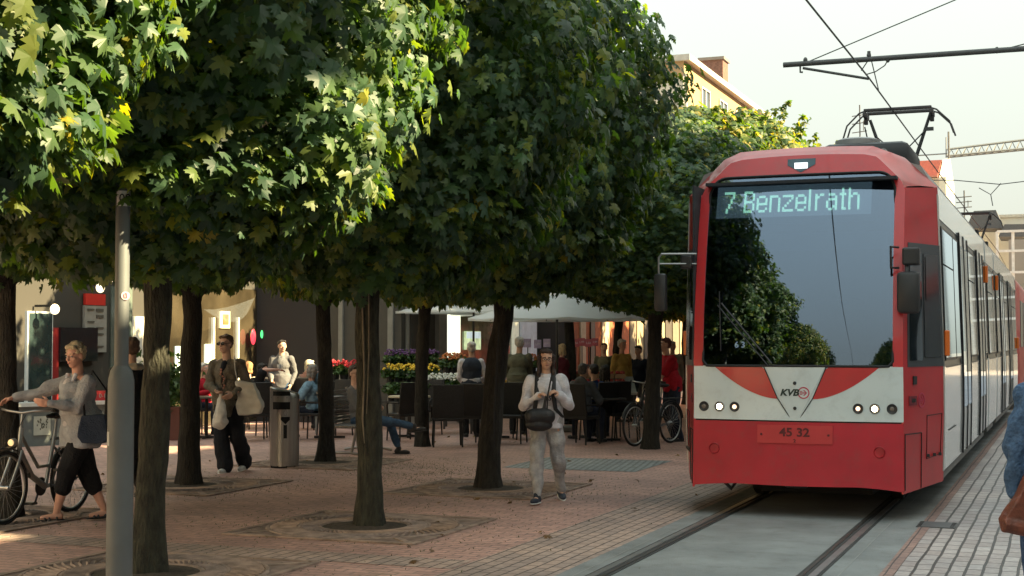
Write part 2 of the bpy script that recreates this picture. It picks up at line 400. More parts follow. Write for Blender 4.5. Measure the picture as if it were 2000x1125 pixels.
        if hipz is None and hem:
            # skirt of the garment, flattened front to back
            T.lathe([(.97,-hem),(1.0,-hem*.5),(1.0,.03*k),(.96,.14*k)], P, 28, Matrix((f.cross(UP)*(.160*k*b+pf), f*(.118*k*b+pf+belly*.3), UP)).transposed())
        for sd in (1, -1):
            if sl <= 0: continue
            e, w = elbows[sd], wr_[sd]
            if sl < .6: T.caps(S[sd], S[sd]+(e-S[sd])*(sl*1.6), .056*k*b+pf*.8, .052*k*b+pf)
            else:
                T.caps(S[sd], e, .054*k*b+pf*.5, .042*k*b+pf*.55); T.caps(e, e+(w-e)*(.95*min(1, sl)), .042*k*b+pf*.55, .028*k+pf*.4)
        if top.get('hood'):
            T.ell(Nk-tf*.075*k+spine*.02*k, (.11*k,.055*k,.075*k), TM)
            for sd in (1, -1): T.caps(Nk-tf*.05*k+tr*sd*.09*k, Nk+tf*.07*k+tr*sd*.03*k-spine*.03*k, .032*k, .022*k)
        for sd in (1, -1):
            if top.get('lapel'): T.caps(Nk+tf*.04*k+tr*sd*.06*k, P+spine*.2*k+tf*(.125*k+pf)+tr*sd*.02*k, .014*k)
        remesh(T, top.get('name', 'shirt'), vox, top['m'], root, 3, wr=top.get('wr', .007), ws=top.get('ws', 20), seed=seed)
    if bottom:
        T = MB(); bw = bottom.get('puff', .015); ln_ = bottom.get('len', 1.0); fl = bottom.get('flare', 0)
        T.ell(P+spine*.0, (.152*k*b+bw,.108*k*b+bw,.115*k), TM)
        for sd in (1, -1):
            kn, a = knees[sd], an[sd]
            T.caps(Hp[sd], kn, .088*k*b+bw, .056*k*b+bw+fl*.4)
            if ln_ > 0: T.caps(kn, kn+(a-kn)*ln_, .056*k*b+bw+fl*.4, (.053-.016*ln_)*k*b+bw+fl)
        if bottom.get('skirt'): T.caps(P, (knees[1]+knees[-1])/2, .15*k*b, .17*k*b, 18)
        remesh(T, bottom.get('name', 'trousers'), vox, bottom['m'], root, 3, wr=bottom.get('wr', .007), ws=bottom.get('ws', 17), seed=seed+5)
    if shoes:
        for sd in (1, -1):
            T = MB(); A = an[sd]; fd = V(rfd if sd == 1 and rfd else lfd if sd == -1 and lfd else tuple(f)).normalized(); up2 = (UP - fd*UP.dot(fd)).normalized(); sr = fd.cross(up2)
            SM = Matrix((sr, fd, up2)).transposed()
            if shoes.get('sandal'):
                T.ell(A-up2*.078*k+fd*.055*k, (.045*k,.14*k,.014*k), SM)
                for q in (.0, .07, .11): 
                    for w in (-1, 1): T.caps(A+sr*w*.042*k-up2*.07*k+fd*q*k, A-up2*(.012+q*.28)*k+fd*q*k, .011*k, .011*k, 8, 3)
                T.caps(A-fd*.045*k-up2*.02*k, A-fd*.05*k-up2*.07*k, .013*k, .013*k)
            else:
                T.ell(A-up2*.045*k-fd*.015*k, (.045*k,.055*k,.048*k), SM); T.ell(A-up2*.055*k+fd*.08*k, (.046*k,.10*k,.034*k), SM); T.caps(A-up2*.03*k, A+up2*.005, .042*k, .04*k)
            remesh(T, 'sandal' if shoes.get('sandal') else 'shoe', vox*.9, shoes['m'], root, 2)
            if not shoes.get('sandal'):
                T = MB(); T.ell(A-up2*.079*k+fd*.045*k, (.047*k,.145*k,.012*k), SM); T.build('shoe_sole', shoes.get('sole', mat('sole_dark', (.03,.03,.03), .7)), root, 50)
    return J
# ---------------------------------------------------------------- trees
LEAF = [(0,0),(.10,-.10),(.22,-.07),(.46,-.02),(.35,.09),(.27,.17),(.47,.21),(.72,.33),(.58,.40),(.61,.53),(.42,.49),(.25,.53),(.33,.68),(.29,.84),(.18,.76),(.11,.84),(0,1.10)]
def leaf_shape(detail):
    r = LEAF if detail else [(0,0),(.40,.0),(.64,.38),(.26,.50),(.24,.78),(0,1.06)]
    pts = r + [(-x, y) for x, y in reversed(r[1:-1])]
    n = len(pts); P = np.array([(x, y, 0) for x, y in pts]+[(0, .42, 0)], float)
    P[:, 2] = -.28*np.abs(P[:, 0]) - .22*P[:, 1]**2 + .10
    F = np.array([(i, (i+1) % n, n) for i in range(n)]); return P, F
def leaves_mesh(name, pos, nrm, size, detail, m, g, tipdown=.9):
    P, F = leaf_shape(detail); n = len(pos); k = len(P)
    nrm = nrm/np.linalg.norm(nrm, axis=1)[:, None]
    tip = np.stack([np.zeros(n), np.zeros(n), -np.ones(n)*tipdown], 1)+g.normal(size=(n, 3))*.42+nrm*.12
    tip -= nrm*(tip*nrm).sum(1)[:, None]; tip /= np.linalg.norm(tip, axis=1)[:, None]
    sd = np.cross(tip, nrm)
    bend = g.uniform(.3, 2.6, n)
    L = (sd[:, None, :]*P[None, :, 0:1] + tip[:, None, :]*P[None, :, 1:2] + nrm[:, None, :]*(P[None, :, 2:3]*bend[:, None, None]))*size[:, None, None] + pos[:, None, :]
    vs = L.reshape(-1, 3); fs = (F[None]+(np.arange(n)*k)[:, None, None]).reshape(-1, 3)
    me = bpy.data.meshes.new(name); me.vertices.add(len(vs)); me.vertices.foreach_set('co', vs.ravel().astype(np.float32))
    me.loops.add(fs.size); me.loops.foreach_set('vertex_index', fs.ravel().astype(np.int32)); me.polygons.add(len(fs)); me.polygons.foreach_set('loop_start', np.arange(0, fs.size, 3, dtype=np.int32))
    me.polygons.foreach_set('use_smooth', np.zeros(len(fs), bool))
    me.update(calc_edges=True); me.materials.append(m); return me
def leaf_mat(name, stops, trans=.36):
    m = bpy.data.materials.new(name); m.use_nodes = True; nt = m.node_tree; N = nt.nodes; L = nt.links; b = N['Principled BSDF']; o = N['Material Output']
    g = N.new('ShaderNodeNewGeometry'); cr = N.new('ShaderNodeValToRGB'); e = cr.color_ramp.elements
    while len(e) < len(stops): e.new(.5)
    for i, (p, c) in enumerate(stops): e[i].position = p; e[i].color = (*c, 1)
    L.new(g.outputs['Random Per Island'], cr.inputs['Fac'])
    nz = N.new('ShaderNodeTexNoise'); nz.inputs['Scale'].default_value = 1.2; tc = N.new('ShaderNodeTexCoord'); L.new(tc.outputs['Object'], nz.inputs['Vector'])
    mr = N.new('ShaderNodeMapRange'); mr.inputs['From Min'].default_value = .3; mr.inputs['From Max'].default_value = .7; mr.inputs['To Min'].default_value = .65; mr.inputs['To Max'].default_value = 1.25; L.new(nz.outputs['Fac'], mr.inputs['Value'])
    mx = N.new('ShaderNodeVectorMath'); mx.operation = 'SCALE'; L.new(cr.outputs['Color'], mx.inputs[0]); L.new(mr.outputs[0], mx.inputs['Scale'])
    # single sprays turn autumn yellow together
    n5 = N.new('ShaderNodeTexNoise'); n5.inputs['Scale'].default_value = 1.7; n5.inputs['Detail'].default_value = 3; L.new(tc.outputs['Object'], n5.inputs['Vector'])
    a5 = N.new('ShaderNodeMath'); a5.operation = 'MULTIPLY_ADD'; a5.inputs[1].default_value = .22; L.new(g.outputs['Random Per Island'], a5.inputs[0]); L.new(n5.outputs['Fac'], a5.inputs[2])
    r5 = N.new('ShaderNodeMapRange'); r5.inputs['From Min'].default_value = .845; r5.inputs['From Max'].default_value = .91; r5.inputs['To Max'].default_value = .85; L.new(a5.outputs[0], r5.inputs['Value'])
    m5 = N.new('ShaderNodeMixRGB'); m5.inputs['Color2'].default_value = (.34,.27,.03,1); L.new(r5.outputs[0], m5.inputs['Fac']); L.new(mx.outputs[0], m5.inputs['Color1']); mx = m5
    L.new(mx.outputs[0], b.inputs['Base Color']); b.inputs['Roughness'].default_value = .46; b.inputs['Specular IOR Level'].default_value = .34
    t = N.new('ShaderNodeBsdfTranslucent'); sc = N.new('ShaderNodeVectorMath'); sc.operation = 'MULTIPLY'; sc.inputs[1].default_value = (2.9, 3.1, .34); L.new(mx.outputs[0], sc.inputs[0]); L.new(sc.outputs[0], t.inputs['Color'])
    s = N.new('ShaderNodeMixShader'); s.inputs[0].default_value = trans; L.new(b.outputs[0], s.inputs[1]); L.new(t.outputs[0], s.inputs[2]); L.new(s.outputs[0], o.inputs['Surface'])
    return m
LM = leaf_mat('maple_leaf', [(0,(.027,.056,.037)),(.35,(.040,.082,.045)),(.75,(.064,.108,.040)),(.985,(.12,.145,.030)),(1,(.20,.19,.03))])
LM2 = leaf_mat('maple_leaf_far', [(0,(.022,.05,.018)),(.4,(.05,.09,.024)),(.75,(.10,.13,.03)),(1,(.28,.22,.05))])
BARK = mat('bark', (.022,.019,.014), .92, var=.6, scale=13, bump=1.0, bscale=34, stretch=(1.6,1.6,.42), dirt=.3)
BARKG = mat('bark_mossy', (.036,.036,.024), .92, var=.6, scale=15, bump=1.0, bscale=34, stretch=(1.6,1.6,.45), dirt=.3)
PROF_H = [2.02, 2.2, 2.5, 3.0, 3.6, 4.3, 5.1, 5.9, 6.5, 6.9, 7.15]
PROF_R = [.60, 1.05, 1.45, 1.83, 2.10, 2.2, 2.05, 1.65, 1.15, .65, .15]
def crown_mesh(name, n, seed, detail, m, smin=.085, smax=.165, twigs=26):
    g = np.random.default_rng(seed)
    # area weighted heights
    hh = np.linspace(2.02, 7.15, 400); rr = np.interp(hh, PROF_H, PROF_R); ds = np.sqrt(1+np.gradient(rr, hh)**2)*rr; cdf = np.cumsum(ds); cdf /= cdf[-1]
    h = np.interp(g.uniform(size=n), cdf, hh); a = g.uniform(0, 2*np.pi, n)
    lump = 1+.07*np.sin(3*a+h*1.7+seed)+.06*np.sin(5*a-h*2.6+seed*2)+.05*np.sin(9*a+h*5.1)+.04*np.sin(13*a-h*8)
    # layered boughs: stepped surface so leaves hang in tiers
    tier = .13*np.sin(h*9+3*np.sin(a*2+seed)+2*np.sin(a*5))
    dep = g.uniform(0, 1, n)**1.8*.55
    r = np.interp(h, PROF_H, PROF_R)*lump + tier*.6 - dep + g.normal(size=n)*.05
    r = np.maximum(r, .05)
    dr = np.interp(h, hh, np.gradient(np.interp(hh, PROF_H, PROF_R), hh))
    pos = np.stack([r*np.cos(a), r*np.sin(a), h+g.normal(size=n)*.05], 1)
    nrm = np.stack([np.cos(a), np.sin(a), np.clip(-dr, -.25, 1.3)*.6+.50], 1)+g.normal(size=(n, 3))*.38
    size = g.uniform(smin, smax, n)*(1.0-.25*(dep > .3))
    P, Nn, S = [pos], [nrm], [size]
    # underside and interior leaves
    n2 = n//4; a = g.uniform(0, 2*np.pi, n2); q = np.sqrt(g.uniform(0, 1, n2))*1.75; hz = 2.12+.45*(q/1.7)**2+np.abs(g.normal(size=n2))*.35
    P.append(np.stack([q*np.cos(a), q*np.sin(a), hz], 1)); Nn.append(np.stack([np.cos(a)*.6, np.sin(a)*.6, np.full(n2, .8)], 1)+g.normal(size=(n2, 3))*.4); S.append(g.uniform(smin, smax, n2))
    n3 = n//6; a = g.uniform(0, 2*np.pi, n3); hz = g.uniform(2.4, 6.6, n3); q = np.sqrt(g.uniform(0, 1, n3))*np.interp(hz, PROF_H, PROF_R)*.8
    P.append(np.stack([q*np.cos(a), q*np.sin(a), hz], 1)); Nn.append(g.normal(size=(n3, 3))+np.array([0, 0, .6])); S.append(g.uniform(smin, smax, n3)*1.2)
    # sprouts sticking out of the clipped outline
    for _ in range(twigs):
        hz = g.uniform(3.2, 6.9); a0 = g.uniform(0, 2*np.pi); b = np.array([np.cos(a0), np.sin(a0), 0])*np.interp(hz, PROF_H, PROF_R)*.95+np.array([0, 0, hz])
        d = np.array([np.cos(a0)*g.uniform(.1,.8), np.sin(a0)*g.uniform(.1,.8), g.uniform(.4, 1.2)]); d /= np.linalg.norm(d); L = g.uniform(.25, .75)
        m_ = int(L*38); t = g.uniform(0, 1, m_)**.8
        P.append(b+d*(t*L)[:, None]+g.normal(size=(m_, 3))*(.09*(1.15-t))[:, None]); Nn.append(np.array([b[0]*.3, b[1]*.3, .5])+g.normal(size=(m_, 3))*.6); S.append(g.uniform(smin*.75, smax*.75, m_))
    return leaves_mesh(name, np.concatenate(P), np.concatenate(Nn), np.concatenate(S), detail, m, g, .8)
def trunk_mb(seed, r0, lean=(0,0), bend=.05, hgt=2.35, flare=1.6, n=16):
    rr = random.Random(seed); t = MB(); pts, rs = [], []
    K = 14
    for i in range(K+1):
        q = i/K; z = q*hgt-.03*(i == 0)
        w = bend*math.sin(q*3.1+seed)+.012*rr.uniform(-1, 1)
        pts.append((lean[0]*q+w, lean[1]*q+bend*.5*math.cos(q*4+seed), z))
        fl = 1+(flare-1)*math.exp(-q*14)+.04*math.sin(q*17+seed)
        rs.append(r0*fl*(1-.12*q) if i < K else r0*1.0)
    t.path(pts, rs, n)
    # bark lobes
    for j, v in enumerate(t.v):
        ring = j//n; a = 2*math.pi*(j % n)/n; c = pts[ring]; q = ring/K
        k = 1+.07*math.sin(3*a+seed)+.05*math.sin(7*a+ring*.7)+(.16*math.exp(-q*16))*math.sin(5*a+seed*1.7)
        t.v[j] = (c[0]+(v[0]-c[0])*k, c[1]+(v[1]-c[1])*k, v[2])
    return t, pts[-1]
def limbs_mb(seed, r0, top, spread=1.35, htop=4.6):
    rr = random.Random(seed+99); t = MB()
    for i in range(7):
        a = i*2*math.pi/7+rr.uniform(-.3, .3); sp = spread*rr.uniform(.75, 1.1); hz = rr.uniform(3.0, htop)
        p = [V(top)-V((0,0,.12)), V(top)+V((math.cos(a)*sp*.2, math.sin(a)*sp*.2, .18)), V(top)+V((math.cos(a)*sp*.55, math.sin(a)*sp*.55, .42+rr.uniform(-.1, .1))), V((top[0]+math.cos(a)*sp, top[1]+math.sin(a)*sp, hz))]
        t.path(p, [r0*.62, r0*.48, r0*.34, r0*.12], 7)
    t.path([V(top)-V((0,0,.15)), V(top)+V((.03,.02,.9)), V((top[0], top[1], 5.6))], [r0*.85, r0*.55, r0*.15], 8)
    return t
# ---------------------------------------------------------------- people in the photograph
def T(J, name, mb, m, vox=None, wr=0, it=2, smooth=50, parent=None):
    p = parent or J['root']
    return remesh(mb, name, vox, m, p, it, wr=wr) if vox else mb.build(name, m, p, smooth)
grey_c = cloth('light_grey_knit', (.34,.35,.37)); white_c = cloth('white_cotton', (.66,.66,.71)); navy = cloth('navy', (.018,.024,.042)); blk = cloth('black', (.012,.012,.014))
jean = cloth('blue_denim', (.045,.085,.15), var=.3, scale=14); dkj = cloth('dark_denim', (.020,.026,.045)); olive = cloth('olive', (.16,.16,.11)); tweed = cloth('tweed', (.15,.13,.10), var=.35, scale=90)
redc = cloth('red', (.38,.012,.025)); greyc = cloth('mid_grey', (.11,.115,.125)); bluec = cloth('royal_blue', (.02,.05,.16)); jog = cloth('pale_jogger', (.37,.37,.38), var=.25, scale=18); ochre = cloth('ochre', (.50,.33,.09)); brn = cloth('brown', (.07,.045,.03))
paleb = cloth('pale_blue', (.20,.32,.42), var=.4, scale=16); beige = cloth('beige', (.42,.37,.29)); maroon = cloth('maroon', (.12,.02,.03)); whs = dict(m=cloth('white_shoe', (.66,.66,.64)), sole=mat('sole_white', (.7,.7,.68), .6)); bls = dict(m=mat('black_shoe', (.014,.014,.016), .5))
nvs = dict(m=mat('navy_shoe', (.02,.03,.05), .7), sole=mat('sole_white', (.7,.7,.68), .6))
GRY_H, WH_H, BR_H, DK_H, BL_H = (.30,.27,.24), (.58,.55,.50), (.09,.05,.03), (.018,.014,.012), (.46,.34,.19)
# woman pushing the bicycle
J1 = person('person in pale grey cardigan and black cropped trousers pushing a bicycle', 160, 13.75, 1.68, 138, (.06,0), 150, (.16,.02), off=(.0,0),
    rh=(-.66,.02,1.17), lh=(-.20,-.30,1.13), lf=(-.20,-.08,.085), rf=(.205,.12,.09), lfd=(-.9,-.42,0), rfd=(-.8,-.6,0), elb={1:(.1,.3,-1), -1:(.7,.3,-.6)}, build=1.14, belly=.05, bust=.05, skin='pink',
    top=dict(m=grey_c, puff=.032, hem=.20, name='cardigan', wr=.016, ws=16), bottom=dict(m=blk, len=.42, puff=.03), shoes=dict(m=bls['m'], sandal=True), hair=('curly', (.50,.40,.26)), vox=.0075, seed=3, glasses=None)
b = MB(); k = J1['k']; P, sp, tf, tr = J1['P'], J1['sp'], J1['tf'], J1['tr']
b.ell(P+sp*.20+tf*.098, (.088,.085,.20), J1['TM']); b.ell(P+sp*.02+tf*.092, (.10,.085,.15), J1['TM']); b.ell(P+sp*.38+tf*.085, (.075,.085,.09), J1['TM']); T(J1, 'top', b, cloth('white_top', (.58,.55,.56), var=.2), .009, .008)
b = MB(); b.path([J1['Nk']+tf*.07+tr*s_*.075+sp*.02 if q == 0 else J1['Nk']+tf*(.10)+tr*s_*.05-sp*.07 for q, s_ in ((0,-1),(1,-1),(1,.2),(1,1),(0,1))], .02, 8); T(J1, 'scarf', b, white_c, .009, .004)
hb = thing('handbag', 'dark blue shoulder bag on the hip of the bicycle pusher', 'bag', atZ(192, 13.6, 0), PSI)
b = MB(); b.poly([(-.12,-.12,1.02),(.11,-.12,1.03),(.14,-.13,.80),(.08,-.13,.755),(-.11,-.13,.76),(-.15,-.13,.82)], (0,-1,0), .12); remesh(b, 'bag_body', .009, cloth('bag_navy', (.022,.032,.055)), hb, 3, wr=.006); MB().path([(-.1,-.06,1.0),(-.12,-.05,1.2),(-.06,.04,1.44),(.08,.15,1.2),(.1,.05,1.0)], .010, 6).build('strap', blk, hb, 50)
# person half hidden by the lamp post
J2 = person('person in long black coat with beige collar, half hidden behind the lamp post', 259, 15.4, 1.74, 40, (.02,0), skin='fair', top=dict(m=blk, puff=.04, hem=.45, name='coat'), bottom=dict(m=blk, len=1, puff=.02), shoes=bls, hair=('short', (.10,.06,.04)), vox=.011, faceparts=False, seed=4, rf=(-.05,-.1,.085), lf=(.08,.2,.085))
b = MB(); b.path([J2['Nk']+J2['tf']*.06+J2['tr']*.10, J2['Nk']+J2['tr']*.13-J2['sp']*.02, J2['Nk']-J2['tf']*.09, J2['Nk']-J2['tr']*.13-J2['sp']*.02, J2['Nk']+J2['tf']*.06-J2['tr']*.10], .042, 10); T(J2, 'collar', b, beige, .011, .006)
# tweed blazer
J3 = person('person in tweed blazer and dark sunglasses carrying two white bags', 446, 19.0, 1.79, 168, (.02,.02), 150, (.02,0), rh=(-.095,-.26,1.07), lh=(.115,-.24,1.04), rf=(.0,-.12,.085), lf=(.20,.16,.12), rfd=(-.3,-1,0), lfd=(-.3,-1,-.2),
    elb={1:(-.7,.5,-.8), -1:(.7,.5,-.8)}, skin='fair', top=dict(m=tweed, puff=.034, hem=.24, name='blazer', wr=.016, lapel=True), bottom=dict(m=dkj if 0 else cloth('ink_trouser', (.016,.018,.024)), len=1.0, puff=.022, flare=.045, wr=.013), shoes=whs, hair=('short', (.13,.07,.035)), glasses='dark', vox=.009, seed=5)
b = MB(); P, sp, tf, tr = J3['P'], J3['sp'], J3['tf'], J3['tr']
b.ell(P+sp*.36+tf*.085, (.055,.075,.15), J3['TM']); b.ell(P+sp*.16+tf*.085, (.045,.07,.16), J3['TM']); T(J3, 'shirt', b, cloth('shirt_dark', (.018,.02,.028)), .009, .004)
b = MB(); rr_ = random.Random(4)
for q in range(9): b.ell(P+sp*(.15+q*.03)+tf*.162+tr*rr_.uniform(-.03,.03), (.016,.006,.014), J3['TM'], 8, 5)
T(J3, 'shirt_print', b, mat('print_rust', (.34,.16,.12), .8, var=.6, scale=30))
film = mat('plastic_bag', (.66,.64,.60), .35, var=.15, scale=14, bump=.3, bscale=50)
cb_ = thing('carrier_bag', 'white plastic carrier bag, the smaller one hanging from the hand of the person in tweed', 'bag', atZ(432, 18.7, 0), PSI)
z0 = 1.05; b = MB(); b.caps((0,0,z0), (0,0,z0-.12), .012, .045); b.caps((0,0,z0-.10), (0,0,z0-.30), .045, .098); b.ell((.005,0,z0-.37), (.115,.09,.105)); b.ell((-.05,0,z0-.39), (.06,.06,.07)); remesh(b, 'bag_film', .008, film, cb_, 2, wr=.016, ws=22, seed=2)
tb_ = thing('tote_bag', 'bulging white tote bag slung from the shoulder of the person in tweed', 'bag', atZ(487, 18.9, 0), PSI)
b = MB(); b.poly([(-.17,-.07,1.20),(.07,-.07,1.17),(.13,-.08,1.02),(.20,-.08,.86),(.15,-.08,.78),(-.12,-.08,.75),(-.16,-.08,.85),(-.14,-.07,1.0)], (0,-1,0), .15); remesh(b, 'bag_body', .009, mat('tote_cotton', (.60,.57,.50), .85, var=.12, scale=10, bump=.3, bscale=60), tb_, 3, wr=.014, ws=18, seed=3)
MB().path([(-.12,-.06,1.12),(-.17,-.06,1.35),(-.19,-.03,1.52),(-.15,.08,1.3),(-.06,.06,1.12)], [.014,.016,.016,.016,.014], 8, sq=.5).build('strap', MATS['tote_cotton'], tb_, 50)
# woman in the white sweatshirt
J4 = person('person with long dark hair and glasses in white sweatshirt and pale joggers walking', 1066, 15.4, 1.62, 176, (.03,.0), 186, (.06,0), rh=(-.085,-.20,1.14), lh=(.125,-.20,1.16), rf=(-.10,-.26,.085), lf=(.17,.22,.12), rfd=(-.35,-1,0), lfd=(.15,-1,-.25),
    elb={1:(-.55,.3,-1), -1:(.55,.3,-1)}, skin='tan', build=1.04, bust=.02, top=dict(m=white_c, puff=.034, hem=.09, name='sweatshirt', wr=.016, ws=17), bottom=dict(m=jog, len=.97, puff=.018, wr=.018), shoes=nvs, hair=('long', (.045,.030,.026)), glasses='rim', vox=.0075, seed=6, fist=True)
P, sp, tf, tr, Nk = (J4[q] for q in ('P','sp','tf','tr','Nk'))
bk = thing('backpack', 'black backpack with wide chest straps worn by the person in white sweatshirt', 'backpack', J4['root'].location, PSI)
b = MB()
for s_ in (-1, 1): b.path([Nk-tf*.13+tr*s_*.075-sp*.05, Nk+tr*s_*.085+sp*.045-tf*.02, Nk+tf*.10+tr*s_*.085-sp*.04, Nk+tf*.175+tr*s_*.09-sp*.20, Nk+tf*.17+tr*s_*.11-sp*.34, Nk+tf*.03+tr*s_*.185-sp*.44], [.024,.028,.028,.026,.022,.018], 8, sq=.45)
b.build('strap', mat('strap_black', (.02,.022,.026), .7), bk, 50); b = MB(); b.box(Nk-tf*.24-sp*.24, (.28,.14,.40), M=J4['TM'], bev=.04); b.build('pack_body', MATS['strap_black'], bk, 40)
t_ = text_mesh('15', .07, .001, 1, .002); t_.transform(frameM(P+tf*.205+sp*.245+tr*-.035, tuple(-tr), tuple(sp))); link('shirt_print', t_, mat('print_ink_navy', (.03,.04,.07), .8), J4['root'])
hbg = thing('crossbody_bag', 'black roll shaped bag hanging in front of the person in white sweatshirt', 'bag', atZ(1053, 15.1, 0), PSI)
b = MB(); b.caps((-.07,0,.93), (.09,0,.93), .085, .085, 16); b.ell((.0,0,.84), (.145,.075,.07)); b.caps((.05,-.01,1.0), (.07,-.02,1.14), .02, .012); remesh(b, 'bag_body', .008, mat('bag_black', (.012,.013,.016), .55, bump=.3), hbg, 2, wr=.005); MB().path([(.08,-.01,.97),(.09,.02,1.15),(.13,.06,1.34)], .010, 6).build('strap', MATS['bag_black'], hbg)
# seated man on the bench
J5 = person('person in grey jumper and jeans with crossed legs sitting on the slatted bench', 703, 22.0, 1.76, 258, (-.17,.0), 225, (0,0), hipz=.53, lf=(.60,.02,.09), rf=(.86,-.12,.43), lfd=(1,-.2,0), rfd=(1,-.15,.15), knee={1:(.2,0,1), -1:(.3,0,1)},
    rh=(.22,-.16,.72), lh=(.28,.05,.70), skin='fair', top=dict(m=cloth('heather_grey', (.17,.165,.165)), puff=.025, name='jumper', wr=.010), bottom=dict(m=jean, len=.86, puff=.014, wr=.010), shoes=bls, hair=('short', (.06,.035,.025)), glasses='rim', vox=.010, seed=7)
def seated(lab, px, Z, face, m, bot=dkj, H=1.70, **k):
    f = V((-math.sin(R(face)), math.cos(R(face)), 0)); r = V((math.cos(R(face)), math.sin(R(face)), 0))
    d = dict(hipz=.53, rf=tuple(f*.42+r*.13+V((0,0,.09))), lf=tuple(f*.45-r*.13+V((0,0,.09))), knee={1:tuple(f*.3+V((0,0,1))), -1:tuple(f*.3+V((0,0,1)))}, rh=tuple(f*.34+r*.16+V((0,0,.80))), lh=tuple(f*.34-r*.16+V((0,0,.80))), vox=.012, shoes=bls)
    d.update(k); return person(lab, px, Z, H, face, top=dict(m=m, puff=.028, name=d.pop('tn', 'shirt'), hood=d.pop('hood', False), sleeve=d.pop('sleeve', 1.0), wr=.009), bottom=dict(m=bot, len=1, puff=.014), **d)
cafe = 'guests sitting at the cafe tables'
seated('person in black short sleeved shirt and glasses lifting a white cup', 512, 26.0, 255, blk, rh=(.30,-.14,1.22), sleeve=.5, hair=('short', DK_H), glasses='rim', skin='pink', seed=8, build=1.12, lean=(.0,0), group=cafe)
seated('elderly person with white hair and red shirt at the leftmost cafe table', 399, 27.0, 235, redc, hair=('short', WH_H), skin='pink', seed=9, group=cafe)
seated('person with reddish blond hair seated right behind the tweed blazer', 486, 28.5, 60, beige, hair=('bob', (.40,.20,.09)), seed=10, faceparts=False, group=cafe)
seated('person in pale blue patterned dress seated in profile behind the slim trunk', 612, 25.2, 75, paleb, rh=(-.10,.05,1.14), sleeve=.5, hair=('bob', GRY_H), skin='pink', seed=11, lean=(.05,0), group=cafe, tilt=(-.1,0))
seated('person with long pale blond hair seen from behind at the cafe', 604, 28.2, 340, beige, hair=('long', (.52,.44,.30)), seed=12, faceparts=False, H=1.78, group=cafe)
seated('broad person in grey hooded jacket seated with back turned right of the woman in white', 1134, 24.3, 325, greyc, hair=('short', (.10,.09,.085)), hood=True, build=1.22, seed=13, faceparts=False, H=1.75, lean=(.12,0), tn='jacket', group=cafe)
seated('person in blue jacket seated close behind the grey hooded jacket', 1166, 25.2, 40, bluec, hair=('short', DK_H), seed=14, lean=(.15,0), group=cafe)
seated('person with long dark hair and brown jacket leaning over the cafe table', 1190, 25.8, 20, brn, hair=('long', DK_H), seed=15, lean=(.35,0), faceparts=False, group=cafe)
def standing(lab, px, Z, H, face, m, bot=dkj, **k):
    d = dict(vox=.012, shoes=bls); d.update(k)
    return person(lab, px, Z, H, face, top=dict(m=m, puff=d.pop('puff', .028), hem=d.pop('hem', .12), hood=d.pop('hood', False), sleeve=d.pop('sleeve', 1.0), name=d.pop('tn', 'jacket'), wr=.009), bottom=dict(m=bot, len=1, puff=.016), **d)
standing('bearded person in grey hoodie standing behind the seated coffee drinker', 551, 28.0, 1.74, 172, cloth('hoodie_grey', (.14,.14,.145)), bot=jean, head=205, hair=('short', DK_H), skin='tan', hood=True, seed=16, tn='hoodie', rh=(-.16,-.2,.98), lh=(.2,-.1,.9))
J6 = standing('white haired person in dark padded vest over white shirt seen from behind', 921, 26.0, 1.70, 8, white_c, bot=blk, hair=('short', WH_H), seed=17, faceparts=False, tn='shirt', rh=(.16,.25,1.0), lh=(-.16,.2,.98))
b = MB(); b.ell(J6['P']+J6['sp']*.04, (.20,.155,.17), J6['TM']); b.ell(J6['P']+J6['sp']*.2, (.18,.145,.2), J6['TM']); b.ell(J6['P']+J6['sp']*.36, (.195,.155,.17), J6['TM']); T(J6, 'vest', b, cloth('vest_slate', (.035,.045,.065)), .012, .008)
standing('stooping white haired person in olive coat with back turned under the parasol', 1011, 26.8, 1.80, 345, olive, bot=blk, hair=('short', WH_H), seed=18, faceparts=False, hem=.22, tn='coat', lean=(.16,0), hunch=.04, build=1.08, rh=(.2,.4,1.0), lh=(-.12,.4,1.0))
standing('person in maroon scarf and olive jacket behind the parasol pole', 1098, 30.0, 1.66, 20, maroon, bot=blk, hair=('bob', BL_H), seed=19, faceparts=False)
standing('white haired person in yellow ochre jacket at the fruit stall', 1214, 31.0, 1.76, 215, ochre, bot=dkj, hair=('short', WH_H), seed=20, skin='pink')
standing('short person in navy jacket between the trunks left of the bicycle', 1247, 31.5, 1.62, 150, navy, bot=blk, hair=('short', DK_H), seed=21)
standing('person in red polo shirt and dark jeans bending over the parked bicycle', 1313, 24.9, 1.78, 110, redc, bot=dkj, hair=('short', (.10,.03,.02)), seed=22, sleeve=.5, lean=(.22,0), rh=(-.38,.1,1.05), lh=(-.36,-.1,.98), tn='polo_shirt', build=1.1, hem=.10, faceparts=True, rf=(.02,.1,.085), lf=(.12,-.12,.085))
standing('white haired person far behind the red polo shirt', 1313, 34.0, 1.72, 190, beige, hair=('short', WH_H), seed=23, skin='pink')
standing('person in dark green coat at the stall, second from the orange shopfront', 1180, 33.0, 1.68, 170, olive, hair=('short', BR_H), seed=24)
